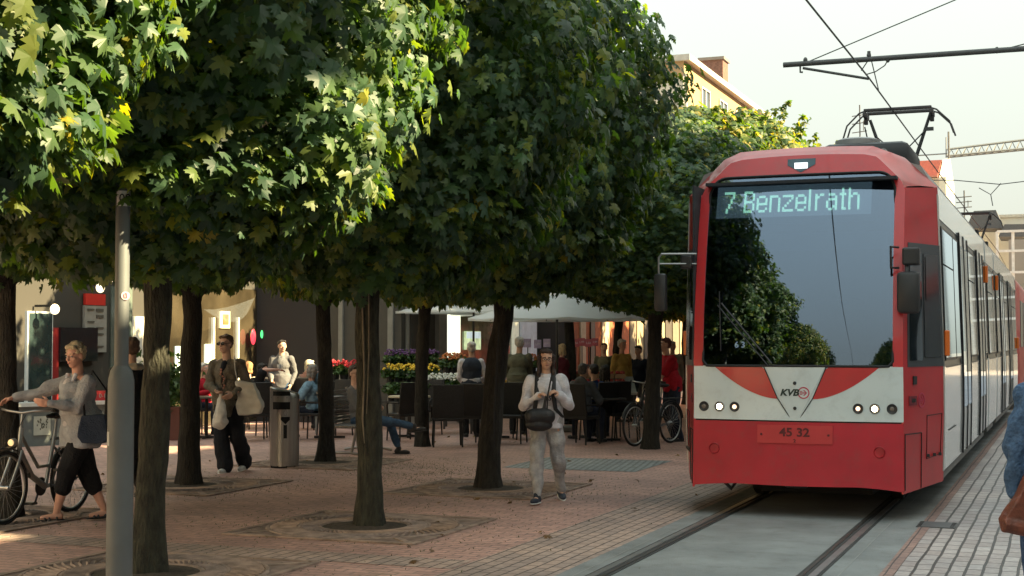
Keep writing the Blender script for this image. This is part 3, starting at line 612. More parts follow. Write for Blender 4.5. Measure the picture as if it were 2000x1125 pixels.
# passer-by at the right edge
J7 = person('person in blue denim jacket and jeans cut off by the right edge of the photo', 2064, 8.05, 1.74, 15, (.03,0), rh=(.22,.25,1.05), lh=(-.235,.03,.86), elb={-1:(-1,-.2,-.4)}, rf=(.12,.25,.085), lf=(-.12,-.15,.085), skin='fair', build=1.0,
    top=dict(m=cloth('denim_jacket', (.06,.11,.20), var=.35, scale=40), puff=.045, hem=.14, name='denim_jacket', wr=.018, ws=28), bottom=dict(m=cloth('jeans_mid', (.04,.075,.16), var=.3, scale=14), len=1, puff=.03), shoes=bls, hair=('short', BR_H), vox=.010, seed=25, faceparts=False)
lb = thing('leather_bag', 'brown leather bag carried by the person at the right edge', 'bag', atZ(1975, 7.9, 0), PSI)
b = MB(); b.poly([(.115,-.04,1.02),(.085,-.045,1.0),(.015,-.05,.86),(-.075,-.055,.735),(-.072,-.055,.70),(.062,-.055,.675),(.085,-.05,.70),(.13,-.045,.86),(.135,-.04,.98)], (0,-1,0), .09); b.path([(-.07,-.02,.715),(.07,-.02,.69)], .05, 10); remesh(b, 'bag_body', .006, mat('leather_brown', (.13,.035,.018), .5, var=.35, scale=18, bump=.3, bscale=60), lb, 3, wr=.006, ws=26)
# ---------------------------------------------------------------- bicycles
TYR = mat('tyre', (.014,.014,.015), .8); RIM = mat('rim_alloy', (.40,.40,.40), .35, .8)
def bicycle(lab, pf, pr, col, steer=0.0, basket=False, metal=.3):
    d = (pf-pr); d.z = 0; L = 1.06; mid = (pf+pr)/2
    t = thing('bicycle', lab, 'bicycle', (mid.x, mid.y, .008), math.atan2(d.y, d.x)); fm = mat('frame_%d' % int(col[0]*1000), col, .35, metal, coat=.5); r = .345
    F = V((L/2,0,r)); Rr = V((-L/2,0,r)); BBk = V((-.10,0,.30)); ST = V((-.24,0,.78)); HT = V((.30,0,.86)); HB = V((.33,0,.70)); SD_ = V((-.27,0,.95))
    for c, nm in ((F, 'wheel'), (Rr, 'wheel')):
        w = MB(); n = 40
        w.path([c+V((math.cos(2*math.pi*k/n)*(r-.018), 0, math.sin(2*math.pi*k/n)*(r-.018))) for k in range(n+1)], .019, 8, cap=False); wo = w.build('wheel', TYR, t, 60)
        w = MB(); w.path([c+V((math.cos(2*math.pi*k/n)*(r-.045), 0, math.sin(2*math.pi*k/n)*(r-.045))) for k in range(n+1)], .011, 6, cap=False); w.build('rim', RIM, wo, 60)
        w = MB()
        for k in range(28): a = 2*math.pi*k/28; w.tube(c+V((math.cos(a+.25*(-1)**k)*.02, .02*(-1)**k, math.sin(a+.25*(-1)**k)*.02)), c+V((math.cos(a)*(r-.05), 0, math.sin(a)*(r-.05))), .0016, n=4)
        w.tube(c-V((0,.05,0)), c+V((0,.05,0)), .022); w.build('spokes', RIM, wo)
        w = MB(); w.path([c+V((math.cos(a)*(r+.03), 0, math.sin(a)*(r+.03))) for a in [R(20)+k*R(150)/14 for k in range(15)]], .022, 8, sq=.35); w.build('mudguard', mat('guard_dark', (.04,.045,.05), .4, .4), t, 60)
    b = MB(); b.path([HB, V((.12,0,.42)), BBk], [.030,.030,.030], 12); b.path([HT-V((.0,0,.03)), V((.02,0,.50)), V((-.17,0,.50))], [.018,.018,.015], 10); b.tube(BBk, ST, .019); 
    for s_ in (-1,1): b.path([BBk+V((0,s_*.03,0)), Rr+V((0,s_*.06,0))], .011, 8); b.path([ST-V((.0,0,.10)), Rr+V((0,s_*.06,0))], .010, 8)
    b.path([HB-V((.01,0,.02)), HT+V((-.015,0,.03))], .024, 12); b.build('frame', fm, t, 50)
    b = MB(); b.path([HB, HB+V((.02,0,-.04))], .022, 10)
    for s_ in (-1,1): b.path([HB+V((.01,s_*.05,-.02)), HB+V((.08,s_*.055,-.16)), F+V((0,s_*.055,0))], [.017,.016,.010], 10)
    b.build('fork', fm, t, 50)
    b = MB(); b.path([HT, HT+V((-.03,0,.16))], .015, 8); b.path([HT+V((-.20,-.31,.18)), HT+V((-.10,-.29,.20)), HT+V((.0,-.14,.19)), HT+V((-.02,0,.17)), HT+V((.0,.14,.19)), HT+V((-.10,.29,.20)), HT+V((-.20,.31,.18))], .012, 8); b.build('handlebar', mat('bar_alloy', (.3,.3,.3), .35, .8), t, 50)
    for s_ in (-1,1): MB().path([HT+V((-.20,s_*.31,.18)), HT+V((-.08,s_*.285,.20))], .018, 8).build('grip', mat('grip_rubber', (.02,.018,.016), .8), t, 50)
    b = MB(); b.tube(ST, SD_, .014); b.build('seat_post', RIM, t, 50); b = MB(); b.ell(SD_+V((-.05,0,.03)), (.13,.085,.035)); b.caps(SD_+V((-.02,0,.035)), SD_+V((.14,0,.03)), .04, .02); b.build('saddle', mat('saddle', (.015,.014,.014), .6), t, 60)
    b = MB(); b.lathe([(.09,-.004),(.09,.004)], BBk+V((0,-.05,0)), 24, Matrix.Rotation(R(90), 3, 'X')); b.path([BBk+V((0,-.06,0)), BBk+V((.06,-.07,-.15))], .010, 8); b.path([BBk+V((0,.06,0)), BBk+V((-.06,.07,.15))], .010, 8); b.box(BBk+V((.06,-.12,-.16)), (.09,.09,.025)); b.box(BBk+V((-.06,.12,.16)), (.09,.09,.025)); b.build('crank', mat('crank_dark', (.05,.05,.05), .4, .6), t)
    b = MB(); b.ell(HB+V((.08,0,.06)), (.045,.04,.04)); hl = b.build('headlamp', mat('lamp_chrome', (.4,.4,.38), .3, .6), t, 60); MB().ell(HB+V((.115,0,.06)), (.012,.032,.032)).build('lens', mat('lens_amber', (.75,.50,.22), .15, emit=.25), hl, 60)
    b = MB(); 
    for s_ in (-1,1): b.path([ST+V((.02,s_*.03,-.03)), V((-.50,s_*.07,.76)), V((-.78,s_*.07,.76))], .007, 6); b.path([V((-.60,s_*.07,.76)), Rr+V((0,s_*.07,0))], .006, 6)
    for k in range(4): b.tube((-.50-k*.09,-.07,.76), (-.50-k*.09,.07,.76), .005, n=5)
    b.build('rack', mat('rack_black', (.03,.03,.03), .5, .5), t); b = MB(); b.path([HT+V((.0,.06,.16)), HT+V((.10,.04,.02)), HB+V((.05,.03,-.05))], .004, 5); b.path([HT+V((.0,-.06,.16)), HT+V((.12,-.02,0)), HB+V((.05,-.03,-.1))], .004, 5); b.build('brake_cable', BLKM if 'BLKM' in globals() else TYR, t)
    return t
bicycle('silver grey bicycle pushed by the person in the grey cardigan', atZ(19, 13.42), atZ(138, 14.35), (.30,.31,.31), metal=.6)
bicycle('dark city bicycle parked against the far tree trunk beside the red polo shirt', atZ(1240, 23.55), atZ(1308, 24.35), (.045,.05,.055))
# ---------------------------------------------------------------- litter bin
STL = mat('brushed_steel', (.42,.41,.39), .34, .95, var=.12, scale=3, stretch=(30,30,.6), bump=.05, bscale=80, dirt=.12)
bn = thing('litter_bin', 'tall round stainless steel litter bin with slanted top', 'litter bin', atZ(557, 19.67), PSI+math.pi)
b = MB(); n = 40; vs = []
for q, (rr, z) in enumerate(((.195,.03),(.195,.1),(.2,.1),(.2,.92))): vs += [(rr*math.cos(2*math.pi*k/n), rr*math.sin(2*math.pi*k/n), z) for k in range(n)]
vs += [(.2*math.cos(2*math.pi*k/n), .2*math.sin(2*math.pi*k/n), 1.045+.055*math.cos(2*math.pi*k/n)) for k in range(n)]; vs += [(.185*math.cos(2*math.pi*k/n), .185*math.sin(2*math.pi*k/n), 1.06+.05*math.cos(2*math.pi*k/n)) for k in range(n)]
b.add(vs, [(i*n+k, i*n+(k+1) % n, (i+1)*n+(k+1) % n, (i+1)*n+k) for i in range(5) for k in range(n)]+[tuple(5*n+k for k in range(n))]); b.build('shell', STL, bn, 40)
def binpatch(name, a0, a1, z0, z1, m, r=.2035):
    b = MB(); vs = []
    for k in range(11):
        a = a0+(a1-a0)*k/10
        for rr in (r, r-.008): vs += [(math.cos(a)*rr, math.sin(a)*rr, z0), (math.cos(a)*rr, math.sin(a)*rr, z1)]
    return b.add(vs, [f for k in range(10) for f in ((4*k, 4*k+4, 4*k+5, 4*k+1), (4*k+2, 4*k+3, 4*k+7, 4*k+6), (4*k+1, 4*k+5, 4*k+7, 4*k+3), (4*k, 4*k+2, 4*k+6, 4*k+4))]+[(0,1,3,2),(40,42,43,41)]).build(name, m, bn, 40)
BK_ = mat('slot_black', (.008,.008,.008), .8)
binpatch('opening', .85, 2.1, .985, 1.045, BK_, .2025); binpatch('slot_band', .85, 2.1, .80, .90, BK_); binpatch('seam', 0, 2*math.pi, .955, .962, BK_, .2015); binpatch('base_ring', 0, 2*math.pi, .0, .035, BK_, .198)
b = MB(); c0 = V((math.cos(1.78)*.205, math.sin(1.78)*.205, 0)); dd = V((math.cos(1.78), math.sin(1.78), 0)); ss = V((-dd.y, dd.x, 0))
b.poly([c0+ss*x+V((0,0,z)) for x, z in ((-.06,.66),(0,.60),(.06,.66),(.06,.70),(-.06,.70))], dd, .004); b.box(c0+V((0,0,.50)), (.006,.045,.18), math.atan2(dd.y, dd.x)); b.build('lock_plate', BK_, bn)
b = MB(); b.path([c0+ss*x+V((0,0,z))+dd*.003 for x, z in ((-.025,.76),(0,.80),(.025,.76),(.012,.72),(-.012,.72),(-.025,.76))], .003, 5); b.build('emblem', mat('engraved', (.16,.16,.15), .5), bn)
# ---------------------------------------------------------------- cafe furniture
WK = mat('wicker_black', (.016,.014,.013), .7, var=.4, scale=60, bump=.6, bscale=90); LG = mat('chair_leg', (.03,.03,.03), .5, .5)
def chair(lab, px, Z, rz, m=WK, first=[None], key=0):
    loc = atZ(px, Z)
    t = thing('cafe_chair', lab, 'chair', (loc.x, loc.y, .006), PSI+rz, 'chairs on the cafe terrace')
    MB().box((0,0,.45), (.50,.48,.05), bev=.015).build('seat', m, t, 40); b = MB(); b.box((0,-.24,.72), (.50,.045,.60), M=Matrix.Rotation(R(-8), 3, 'X')*1 if False else Matrix.Rotation(R(8), 3, 'X'), bev=.015); b.build('backrest', m, t, 40)
    for sx_ in (-1,1):
        MB().path([(sx_*.24,-.20,.66),(sx_*.25,.16,.66),(sx_*.25,.20,.62),(sx_*.24,.20,.45)], .018, 8).build('armrest', m, t, 50)
        for sy in (-1,1): MB().tube((sx_*.22, sy*.20, .43), (sx_*.235, sy*.225, 0), .014, n=8).build('leg', LG, t)
    return t
def table(lab, px, Z, r=.36, top=None, sq=False):
    loc = atZ(px, Z); t = thing('cafe_table', lab, 'table', (loc.x, loc.y, .006), PSI, 'tables on the cafe terrace'); m = top or mat('table_dark', (.05,.045,.04), .35)
    (MB().box((0,0,.73), (1.1,.7,.03)) if sq else MB().lathe([(r,.715),(r,.74),(r-.01,.745)], n=28)).build('tabletop', m, t, 40)
    MB().tube((0,0,.72), (0,0,.05), .03).build('pedestal', LG, t, 40); b = MB()
    for a in (0, math.pi/2): b.box((0,0,.025), (.55,.05,.04), a)
    b.build('foot', LG, t); return t
for px, Z, rz, lab in ((874,23.6,.1,'black wicker chair with its back to us right of the crossed legs'),(940,24.2,-.5,'black wicker chair partly behind the leaning trunk'),(997,24.4,2.9,'black wicker chair left of the person in white sweatshirt'),(1030,25.4,1.7,'black wicker chair behind the bag of the person in white'),
      (1134,24.15,-.6,'wicker chair under the person in grey hooded jacket'),(1168,25.1,.7,'wicker chair under the person in blue jacket'),(1196,25.7,.3,'wicker chair under the long haired person in brown'),(1222,25.0,1.4,'empty dark chair just left of the parked bicycle'),
      (512,26.0,-1.85,'chair under the coffee drinker in black'),(399,27.0,-2.2,'chair under the elderly guest in red'),(486,28.5,1.05,'chair under the guest with reddish hair'),(614,25.2,1.3,'chair under the guest in pale blue dress'),(604,28.2,-.35,'chair under the blond guest seen from behind'),(497,25.0,.4,'empty dark chair below the tote bag'),(655,26.4,2.5,'grey chair between slim trunk and bench'),(792,25.0,.6,'dark chair behind the crossed knees'),(830,26.6,2.6,'dark chair in front of the flower stand')):
    chair(lab, px, Z, rz)
for px, Z, lab, tp in ((405,25.6,'black draped table at far left of the terrace',None),(557,25.9,'round table behind the litter bin with cups',None),(645,25.6,'grey table in front of the guest in blue',mat('table_grey', (.22,.22,.22), .4)),(800,25.9,'pale topped table behind the crossed legs',mat('table_pale', (.52,.45,.32), .4)),(965,25.6,'dark table between the two trunks',None),(1180,24.9,'small table before the guests under the parasol',None)):
    table(lab, px, Z, .38, tp)
def cup(lab, px, Z, z):
    l = atZ(px, Z, z); t = thing('coffee_cup', lab, 'cup', l, 0, 'white cups at the coffee table'); MB().lathe([(.025,0),(.04,.03),(.042,.075),(.036,.075),(.034,.03),(.01,.01)], n=18, cap=False).build('bowl', mat('porcelain', (.72,.72,.70), .2, coat=.5), t, 50); MB().path([(.04,0,.06),(.065,0,.05),(.06,0,.025),(.038,0,.02)], .006, 6).build('handle', MATS['porcelain'], t, 50)
cup('white cup lifted by the person in black shirt', 546, 25.85, 1.24); cup('white cup standing left on the table behind the bin', 549, 25.8, .752); cup('white cup standing right on the table behind the bin', 566, 25.8, .752); cup('sugar coloured cup standing nearest the black shirted guest', 536, 25.7, .752)
# bench
bl = atZ(699, 22.05); bnch = thing('bench', 'curved metal slat bench carrying the person with crossed legs', 'bench', (bl.x, bl.y, .006), PSI-math.pi/2-.22)
SL = mat('slat_grey', (.26,.25,.24), .45, .6)
b = MB()
for k in range(9): b.box((0, .20-k*.055, .455), (1.5,.035,.02))
b.build('seat', SL, bnch)
b = MB()
for k in range(10): b.box((0, -.27-k*.012, .50+k*.05), (1.5,.02,.032))
b.build('backrest', SL, bnch)
for sx_ in (-.62,.62):
    b = MB(); b.path([(sx_,-.40,1.0),(sx_,-.30,.62),(sx_,-.24,.44),(sx_,.24,.44)], .022, 8); b.path([(sx_,-.26,.46),(sx_,-.20,.05)], .022, 8); b.path([(sx_,.20,.44),(sx_,.12,.05)], .022, 8); b.path([(sx_,-.42,.02),(sx_,-.15,.06),(sx_,.1,.06),(sx_,.36,.02)], .02, 8); b.build('frame', SL, bnch, 50)
# parasols
def parasol(lab, px, Z, hw, za, zr, rz, m):
    l = atZ(px, Z); t = thing('parasol', lab, 'parasol', (l.x, l.y, .006), PSI+rz, 'large white market parasols'); n = 8; rs = [hw*(1.0 if k % 2 == 0 else 1.0) for k in range(n)]
    vs = [(0,0,za)]; K = 5
    for j in range(1, K+1):
        for k in range(n*4):
            a = 2*math.pi*k/(n*4); f_ = (k % 4)/4; q = math.cos(math.pi/n)/math.cos(((f_-.5)*2*math.pi/n)); u = j/K; sag = .03*math.sin(math.pi*f_)*u
            vs.append((math.cos(a)*hw*q*u, math.sin(a)*hw*q*u, za+(zr-za)*u**.94-sag))
    for k in range(n*4): a = 2*math.pi*k/(n*4); f_ = (k % 4)/4; q = math.cos(math.pi/n)/math.cos(((f_-.5)*2*math.pi/n)); vs.append((math.cos(a)*hw*q, math.sin(a)*hw*q, zr-.05))
    N = n*4; fs = [(0, 1+k, 1+(k+1) % N) for k in range(N)]+[(1+j*N+k, 1+j*N+(k+1) % N, 1+(j+1)*N+(k+1) % N, 1+(j+1)*N+k) for j in range(K) for k in range(N)]
    c = MB().add(vs, fs).build('canopy', m, t, 50, clean=False); MB().tube((0,0,0), (0,0,za+.06), .024).build('pole', mat('pole_dark', (.03,.028,.025), .5), t, 40)
    for k in range(n):
        a = 2*math.pi*k/n; MB().tube((0,0,za-.05), (math.cos(a)*hw*.98, math.sin(a)*hw*.98, zr-.02), .010, n=5).build('rib', MATS['pole_dark'], t)
    MB().box((0,0,.05), (.6,.6,.1), bev=.02).build('base', mat('base_concrete', (.2,.2,.19), .8), t)
PC = mat('parasol_cloth', (.78,.82,.82), .8, var=.05, scale=3)
nt_ = PC.node_tree; tl_ = nt_.nodes.new('ShaderNodeBsdfTranslucent'); tl_.inputs['Color'].default_value = (.75,.78,.76,1); ms_ = nt_.nodes.new('ShaderNodeMixShader'); ms_.inputs[0].default_value = .5
nt_.links.new(nt_.nodes['Principled BSDF'].outputs[0], ms_.inputs[1]); nt_.links.new(tl_.outputs[0], ms_.inputs[2]); nt_.links.new(ms_.outputs[0], nt_.nodes['Material Output'].inputs['Surface'])
parasol('large white octagonal parasol over the stall, nearest and widest', 1088, 27.6, 1.72, 2.70, 2.17, .1, PC); parasol('white parasol behind left of the widest parasol', 925, 30.5, 1.7, 2.72, 2.36, .3, PC); parasol('white parasol seen at the left behind the slanting back row trunk', 812, 31.5, 1.5, 2.55, 2.35, .2, PC)
# flowers
def plant_meshes(seed, lc, fc, n=90, spread=.16, hgt=.22):
    g = np.random.default_rng(seed); a = g.uniform(0, 6.28, n); q = np.sqrt(g.uniform(0, 1, n))*spread; z = .16+g.uniform(.0, 1, n)*hgt*(1-(q/spread)**2*.5)
    me = leaves_mesh('foliage', np.stack([q*np.cos(a), q*np.sin(a), z], 1), g.normal(size=(n, 3))*.5+np.array([0, 0, .8]), g.uniform(.05, .09, n), False, lc, g, .3)
    b = MB()
    if fc is not None:
        for k in range(38): a_ = g.uniform(0, 6.28); q_ = math.sqrt(g.uniform())*spread; b.ell((q_*math.cos(a_), q_*math.sin(a_), .18+hgt*(1-(q_/spread)**2*.45)+g.uniform(-.02,.03)), (.022,.022,.018), n=6, k=4)
    return me, (b.mesh('blossoms') if fc is not None else None)
PLM = leaf_mat('plant_leaf', [(0,(.02,.05,.018)),(.6,(.05,.10,.03)),(1,(.10,.16,.05))], .2)
KIND = {}
for k, (nm, c_) in enumerate((('yellow',(.75,.50,.04)),('white',(.72,.72,.66)),('purple',(.12,.05,.16)),('orange',(.55,.18,.05)),('red',(.50,.03,.04)),('green',None))):
    m_ = None if c_ is None else mat('petal_'+nm, c_, .7, var=.25, scale=30); KIND[nm] = (*plant_meshes(40+k, PLM, m_), m_)
potm = MB().lathe([(.06,0),(.085,.15),(.09,.16),(.08,.16)], n=14).mesh('pot'); cols = {'terracotta':(.34,.12,.06), 'black':(.02,.02,.02), 'red':(.45,.03,.04), 'white':(.55,.55,.53)}
ORD = ['first','second','third','fourth','fifth','sixth','seventh','eighth','ninth','tenth']
def pot_row(rack, kind, potc, x0, x1, Z, z, n, where):
    for k in range(n):
        l = atZ(x0+(x1-x0)*(k/(max(1, n-1))), Z, z); t = thing('potted_plant', '%s %s plant %s' % (ORD[k], kind if kind != 'green' else 'leafy', where), 'potted plant', l, k*1.1, 'potted flowers on the stand')
        link('pot', potm, mat('pot_'+potc, cols[potc], .6), t); me, bm_, pm = KIND[kind]; link('foliage', me, PLM, t)
        if bm_ is not None: link('blossoms', bm_, pm, t)
def stand(lab, px, Z, w, tiers, m):
    l = atZ(px, Z); t = thing('flower_stand', lab, 'plant stand', (l.x, l.y, .006), PSI)
    for z, y in tiers:
        MB().box((0, y, z-.02), (w,.30,.035)).build('shelf', m, t)
    y1 = max(y for z, y in tiers)+.1; y0 = min(y for z, y in tiers)-.1; zt = max(z for z, y in tiers)
    for sx_ in (-w/2+.03, w/2-.03): MB().box((sx_, y1, zt/2-.02), (.04,.04,zt)).build('leg', m, t); MB().box((sx_, y0, min(z for z, y in tiers)/2-.02), (.04,.04,min(z for z, y in tiers)-.03)).build('leg', m, t)
WD = mat('stand_white', (.42,.42,.39), .7, dirt=.2); DW = mat('stand_dark', (.06,.055,.05), .8)
stand('white shelf with red flowers right of the slim trunk', 668, 27.0, .95, ((.40,-.1),(.95,.2)), WD); pot_row(None, 'red', 'terracotta', 655, 690, 27.2, .96, 3, 'on the white shelf'); pot_row(None, 'green', 'white', 652, 690, 26.9, .41, 3, 'on the lower white shelf')
stand('long dark flower stand behind the crossed legs', 800, 28.8, 1.5, ((.55,-.35),(.85,0),(1.15,.35)), DW)
pot_row(None, 'purple', 'black', 765, 845, 29.15, 1.16, 6, 'on the top step of the dark stand'); pot_row(None, 'yellow', 'black', 763, 845, 28.8, .86, 6, 'on the middle step of the dark stand'); pot_row(None, 'green', 'black', 765, 845, 28.4, .56, 6, 'on the lowest step of the dark stand')
stand('dark flower stand with white flowers left of the vest wearer', 868, 27.2, 1.1, ((.70,-.2),(1.08,.3)), DW)
pot_row(None, 'white', 'black', 845, 893, 27.0, .71, 5, 'in front on the stand left of the vest'); pot_row(None, 'orange', 'black', 874, 898, 27.5, 1.09, 3, 'at the back of the stand left of the vest')
stand('low stand with yellow flowers under the parasol', 985, 27.6, .8, ((.55,0),), DW); pot_row(None, 'yellow', 'black', 972, 1000, 27.6, .56, 3, 'on the low stand under the parasol'); pot_row(None, 'orange', 'black', 1040, 1060, 30.2, 1.05, 2, 'behind the person in white')
stand('small dark stand behind the head of the person in white', 1050, 30.2, .6, ((1.04,0),), DW)
st = atZ(1165, 30.2); stl = thing('market_stall', 'fruit stall with sloping boards under the orange shopfront', 'stall', (st.x, st.y, .006), PSI)
MB().box((0,0,.8), (1.6,1.0,.05), M=Matrix.Rotation(R(18), 3, 'X')).build('board', WD, stl); b = MB()
for sx_ in (-.75,.75): b.box((sx_,-.4,.32), (.05,.05,.62)); b.box((sx_,.4,.44), (.05,.05,.86))
b.build('trestle', DW, stl)
for r_ in range(2):
    for k in range(5):
        l = atZ(1122+k*22, 30.0+r_*.45, .80+r_*.16); ct = thing('fruit_crate', '%s crate of red fruit in the %s row of the stall' % (ORD[k], ('front','rear')[r_]), 'crate', l, PSI, 'fruit crates on the market stall')
        MB().box((0,0,.04), (.22,.36,.09)).build('box', mat('crate_wood', (.34,.22,.12), .8), ct); b = MB(); g_ = random.Random(k+r_*9)
        for q in range(26): b.ell((g_.uniform(-.09,.09), g_.uniform(-.15,.15), .10+g_.uniform(0,.03)), (.026,.026,.026), n=6, k=4)
        o = b.build('fruit', mat('fruit_red', (.45,.05,.035), .4, var=.4, scale=20), ct, 60); o['kind'] = 'stuff'
# tall planter
pl = atZ(341, 25.2); tp = thing('planter', 'tall rust brown planter with leafy shrub between the two dark trunks', 'planter', (pl.x, pl.y, .006), PSI); MB().box((0,0,.29), (.26,.26,.58), bev=.01).build('box', mat('planter_rust', (.14,.045,.03), .6), tp)
g = np.random.default_rng(77); n = 420; p_ = g.normal(size=(n, 3))*np.array([.15,.15,.22])+np.array([0,0,.92]); link('foliage', leaves_mesh('foliage', p_, g.normal(size=(n, 3))+np.array([0,0,.5]), g.uniform(.06,.12,n), False, PLM, g, .2), PLM, tp)
pl = atZ(300, 26.4); tp2 = thing('planter', 'shrub in grey tub behind the nearest trunk', 'planter', (pl.x, pl.y, .006), PSI); MB().lathe([(.16,0),(.2,.4)], n=20).build('tub', mat('tub_grey', (.12,.12,.12), .7), tp2, 40)
p_ = g.normal(size=(n, 3))*np.array([.17,.17,.28])+np.array([0,0,.85]); link('foliage', leaves_mesh('foliage', p_, g.normal(size=(n, 3))+np.array([0,0,.5]), g.uniform(.06,.12,n), False, PLM, g, .2), PLM, tp2)
# ---------------------------------------------------------------- tram
RED = mat('tram_red', (.47,.022,.026), .38, var=.10, scale=2.5, coat=.35, dirt=.22)
REDB = mat('tram_red_bumper', (.40,.010,.024), .55, var=.12, scale=3, dirt=.26, bump=.04, bscale=160)
REDL = mat('tram_red_plate', (.46,.03,.035), .5, var=.06)
WHT = mat('tram_white', (.72,.75,.76), .22, var=.04, scale=1.6, coat=.8, dirt=.22)
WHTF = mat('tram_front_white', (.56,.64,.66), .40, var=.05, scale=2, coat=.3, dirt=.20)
GRY = mat('tram_grey', (.58,.62,.62), .22, var=.05, scale=2, coat=.8, dirt=.12)
DGR = mat('tram_dark_grey', (.055,.062,.068), .35, var=.1, scale=4)
BLK = mat('black_rubber', (.012,.012,.013), .7, var=.2)
BLKM = mat('black_metal', (.02,.021,.023), .45, var=.2)
ROOFM = mat('tram_roof_dust', (.27,.25,.24), .7, var=.2, scale=5, dirt=.3)
UND = mat('underframe', (.018,.017,.016), .85, var=.3, scale=9)
STEEL = mat('steel_grey', (.30,.31,.31), .4, .7, var=.12)
GLS = glass_mat('tram_windscreen', (.34,.38,.42), .15, .015, (.62,.75,.95))
SGL = glass_mat('tram_side_glass', (.10,.11,.12), .40, .02, (.74,.86,1.0))
AMB = mat('amber_lamp', (.75,.16,.02), .3, var=.05)
TX = -2.51
def lean(z): return 0 if z < 1.45 else (z-1.45)*.045+.088*(z-1.45)**2
def fy(x, z): return .055*x*x + lean(z) + (.035*((1.45-z)/.9)**2*-1 if z < .95 else 0)
def sx(z):  # half width of the body side at height z
    return 1.325 - .02*max(0, (.95-z))/.6 - .045*max(0, z-1.5)/1.75
def build_tram(root, first=True):
    # --- front mask
    def lin(a, b, n): return [a+(b-a)*i/n for i in range(n+1)]
    XW = 1.02
    def edge_top(x):      # outline of the front against the roof
        ax = abs(x)
        ax0 = ax
        if ax <= .62: return 3.625-.02*(ax/.62)**2
        if ax <= .74: return 3.605-(ax-.62)*.25
        return 3.575-(ax-.74)*1.05 - max(0, ax-.98)*1.5
    def skirt_bot(x): return .315-.02*math.cos(x*1.6)+(.0 if abs(x) < .55 else -.15*(abs(x)-.55)**1.5) + .02
    MB().strip(lin(-XW, XW, 28), lambda x: .93, skirt_bot, lambda x, z: fy(x, z)-.012, .06, 8).build('bumper', REDB, root, 40)
    bp = MB(); bp.strip(lin(-.365,.365,10), lambda x: .90, lambda x: .725, lambda x, z: fy(x, z)-.024, .012, 1)
    plate = bp.build('number_plate', REDL, root, 40)
    num = text_mesh('45 32', .115, .002, 1.12, .003); num.transform(frameM((0, fy(0,.82)-.027, .83), (1,0,0), (0,0,1))); link('fleet_number', num, mat('sign_ink', (.10,.012,.015), .6), plate)
    n2 = text_mesh('2', .05, .002, 1.12, .002); n2.transform(frameM((0, fy(0,.82)-.027, .748), (1,0,0), (0,0,1))); link('fleet_digit', n2, MATS['sign_ink'], plate)
    for sx_ in (-1, 1):
        MB().lathe([(.012,0),(.012,.006)], M=Matrix.Rotation(R(90), 3, 'X'), c=(sx_*.325, fy(.32,.81)-.024, .81), n=10).build('bolt', MATS['sign_ink'], plate)
        rg = MB(); rg.lathe([(.050,0),(.056,.006),(.050,.012),(.046,.004),(.040,-.004)], M=Matrix.Rotation(R(90), 3, 'X'), c=(sx_*.80, fy(.8,.66)-.014, .66), n=24)
        rg.build('tow_cap', mat('tow_red', (.34,.012,.02), .5), root, 40)
    # white/red mask above the bumper
    MB().strip(lin(-XW, XW, 28), lambda x: 1.475, lambda x: .945, lambda x, z: fy(x, z), .06, 4).build('front_mask', WHTF, root, 40)
    MB().strip(lin(-XW, XW, 28), lambda x: .947, lambda x: .928, lambda x, z: fy(x, z)+.012, .04, 1).build('mask_gap', BLK, root, 40)
    for sg in (-1, 1):   # curved red wedges
        xs = lin(.175, .80, 16)
        def bt(x):
            t = (x-.175)/.625; b = 1.155+.31*t**1.75
            e = 1.475-(x-.175)/.125*.30     # slanted inner edge along the V
            return b
        def tp(x): return min(1.468, 1.165+(x-.175)*2.35) if x < .31 else 1.468
        pts = MB(); X = [sg*x for x in xs]
        pts.strip(X, lambda x: max(tp(abs(x)), bt(abs(x))+.001), lambda x: min(bt(abs(x)), 1.467), lambda x, z: fy(x, z)-.003, .003, 3).build('red_wedge', RED, root, 40)
        g = MB(); g.path([(sg*.305, fy(.3,1.47)-.004, 1.47), (sg*.17, fy(.17,1.2)-.004, 1.16), (sg*.035, fy(0,1)-.004, .95)], .005, 6); g.build('panel_joint', BLK, root)
    vp = MB(); 
    vp.strip(lin(-.30,.30,12), lambda x: 1.482, lambda x: max(.95, .95+(abs(x)-.03)*1.95), lambda x, z: fy(x, z)-.008, .012, 4); vp.build('centre_panel', WHTF, root, 40)
    for z in (1.31, 1.065):
        MB().lathe([(.017,0),(.017,.006),(.008,.010)], M=Matrix.Rotation(R(90), 3, 'X'), c=(0.0, fy(0,z)-.009, z), n=12).build('bolt', BLKM, root)
    t = text_mesh('KVB', .088, .0015, 1.12, .0035, .28); t.transform(frameM((-.055, fy(0,1.22)-.011, 1.215), (1,0,0), (0,0,1))); link('lettering', t, mat('ink_green_black', (.015,.035,.03), .5), root)
    def emblem(o, x, y, s, parent, name='emblem'):
        e = MB(); n = 28
        for q in range(n):
            a, c = 2*math.pi*q/n, 2*math.pi*(q+1)/n
            pa = [V(o)+V(x)*s*math.cos(w)*rr+V(y)*s*math.sin(w)*rr for w, rr in ((a,1),(c,1),(c,.80),(a,.80))]
            nn = V(x).cross(V(y)); e.poly(pa, nn, .002)
        def bar(a, b, w):
            a, b = V((a[0], a[1])), V((b[0], b[1])); d = (b-a).normalized(); p = V((-d.y, d.x))*w/2
            e.poly([V(o)+V(x)*s*q.x+V(y)*s*q.y for q in (a-p, b-p, b+p, a+p)], V(x).cross(V(y)), .002)
        bar((-.62,0), (.3,0), .17); bar((.02,.46), (.5,.0), .16); bar((.02,-.46), (.5,0), .16); bar((-.62,.26), (-.2,.26), .12); bar((-.62,-.26), (-.2,-.26), .12)
        return e.build(name, mat('emblem_red', (.48,.05,.10), .5), parent)
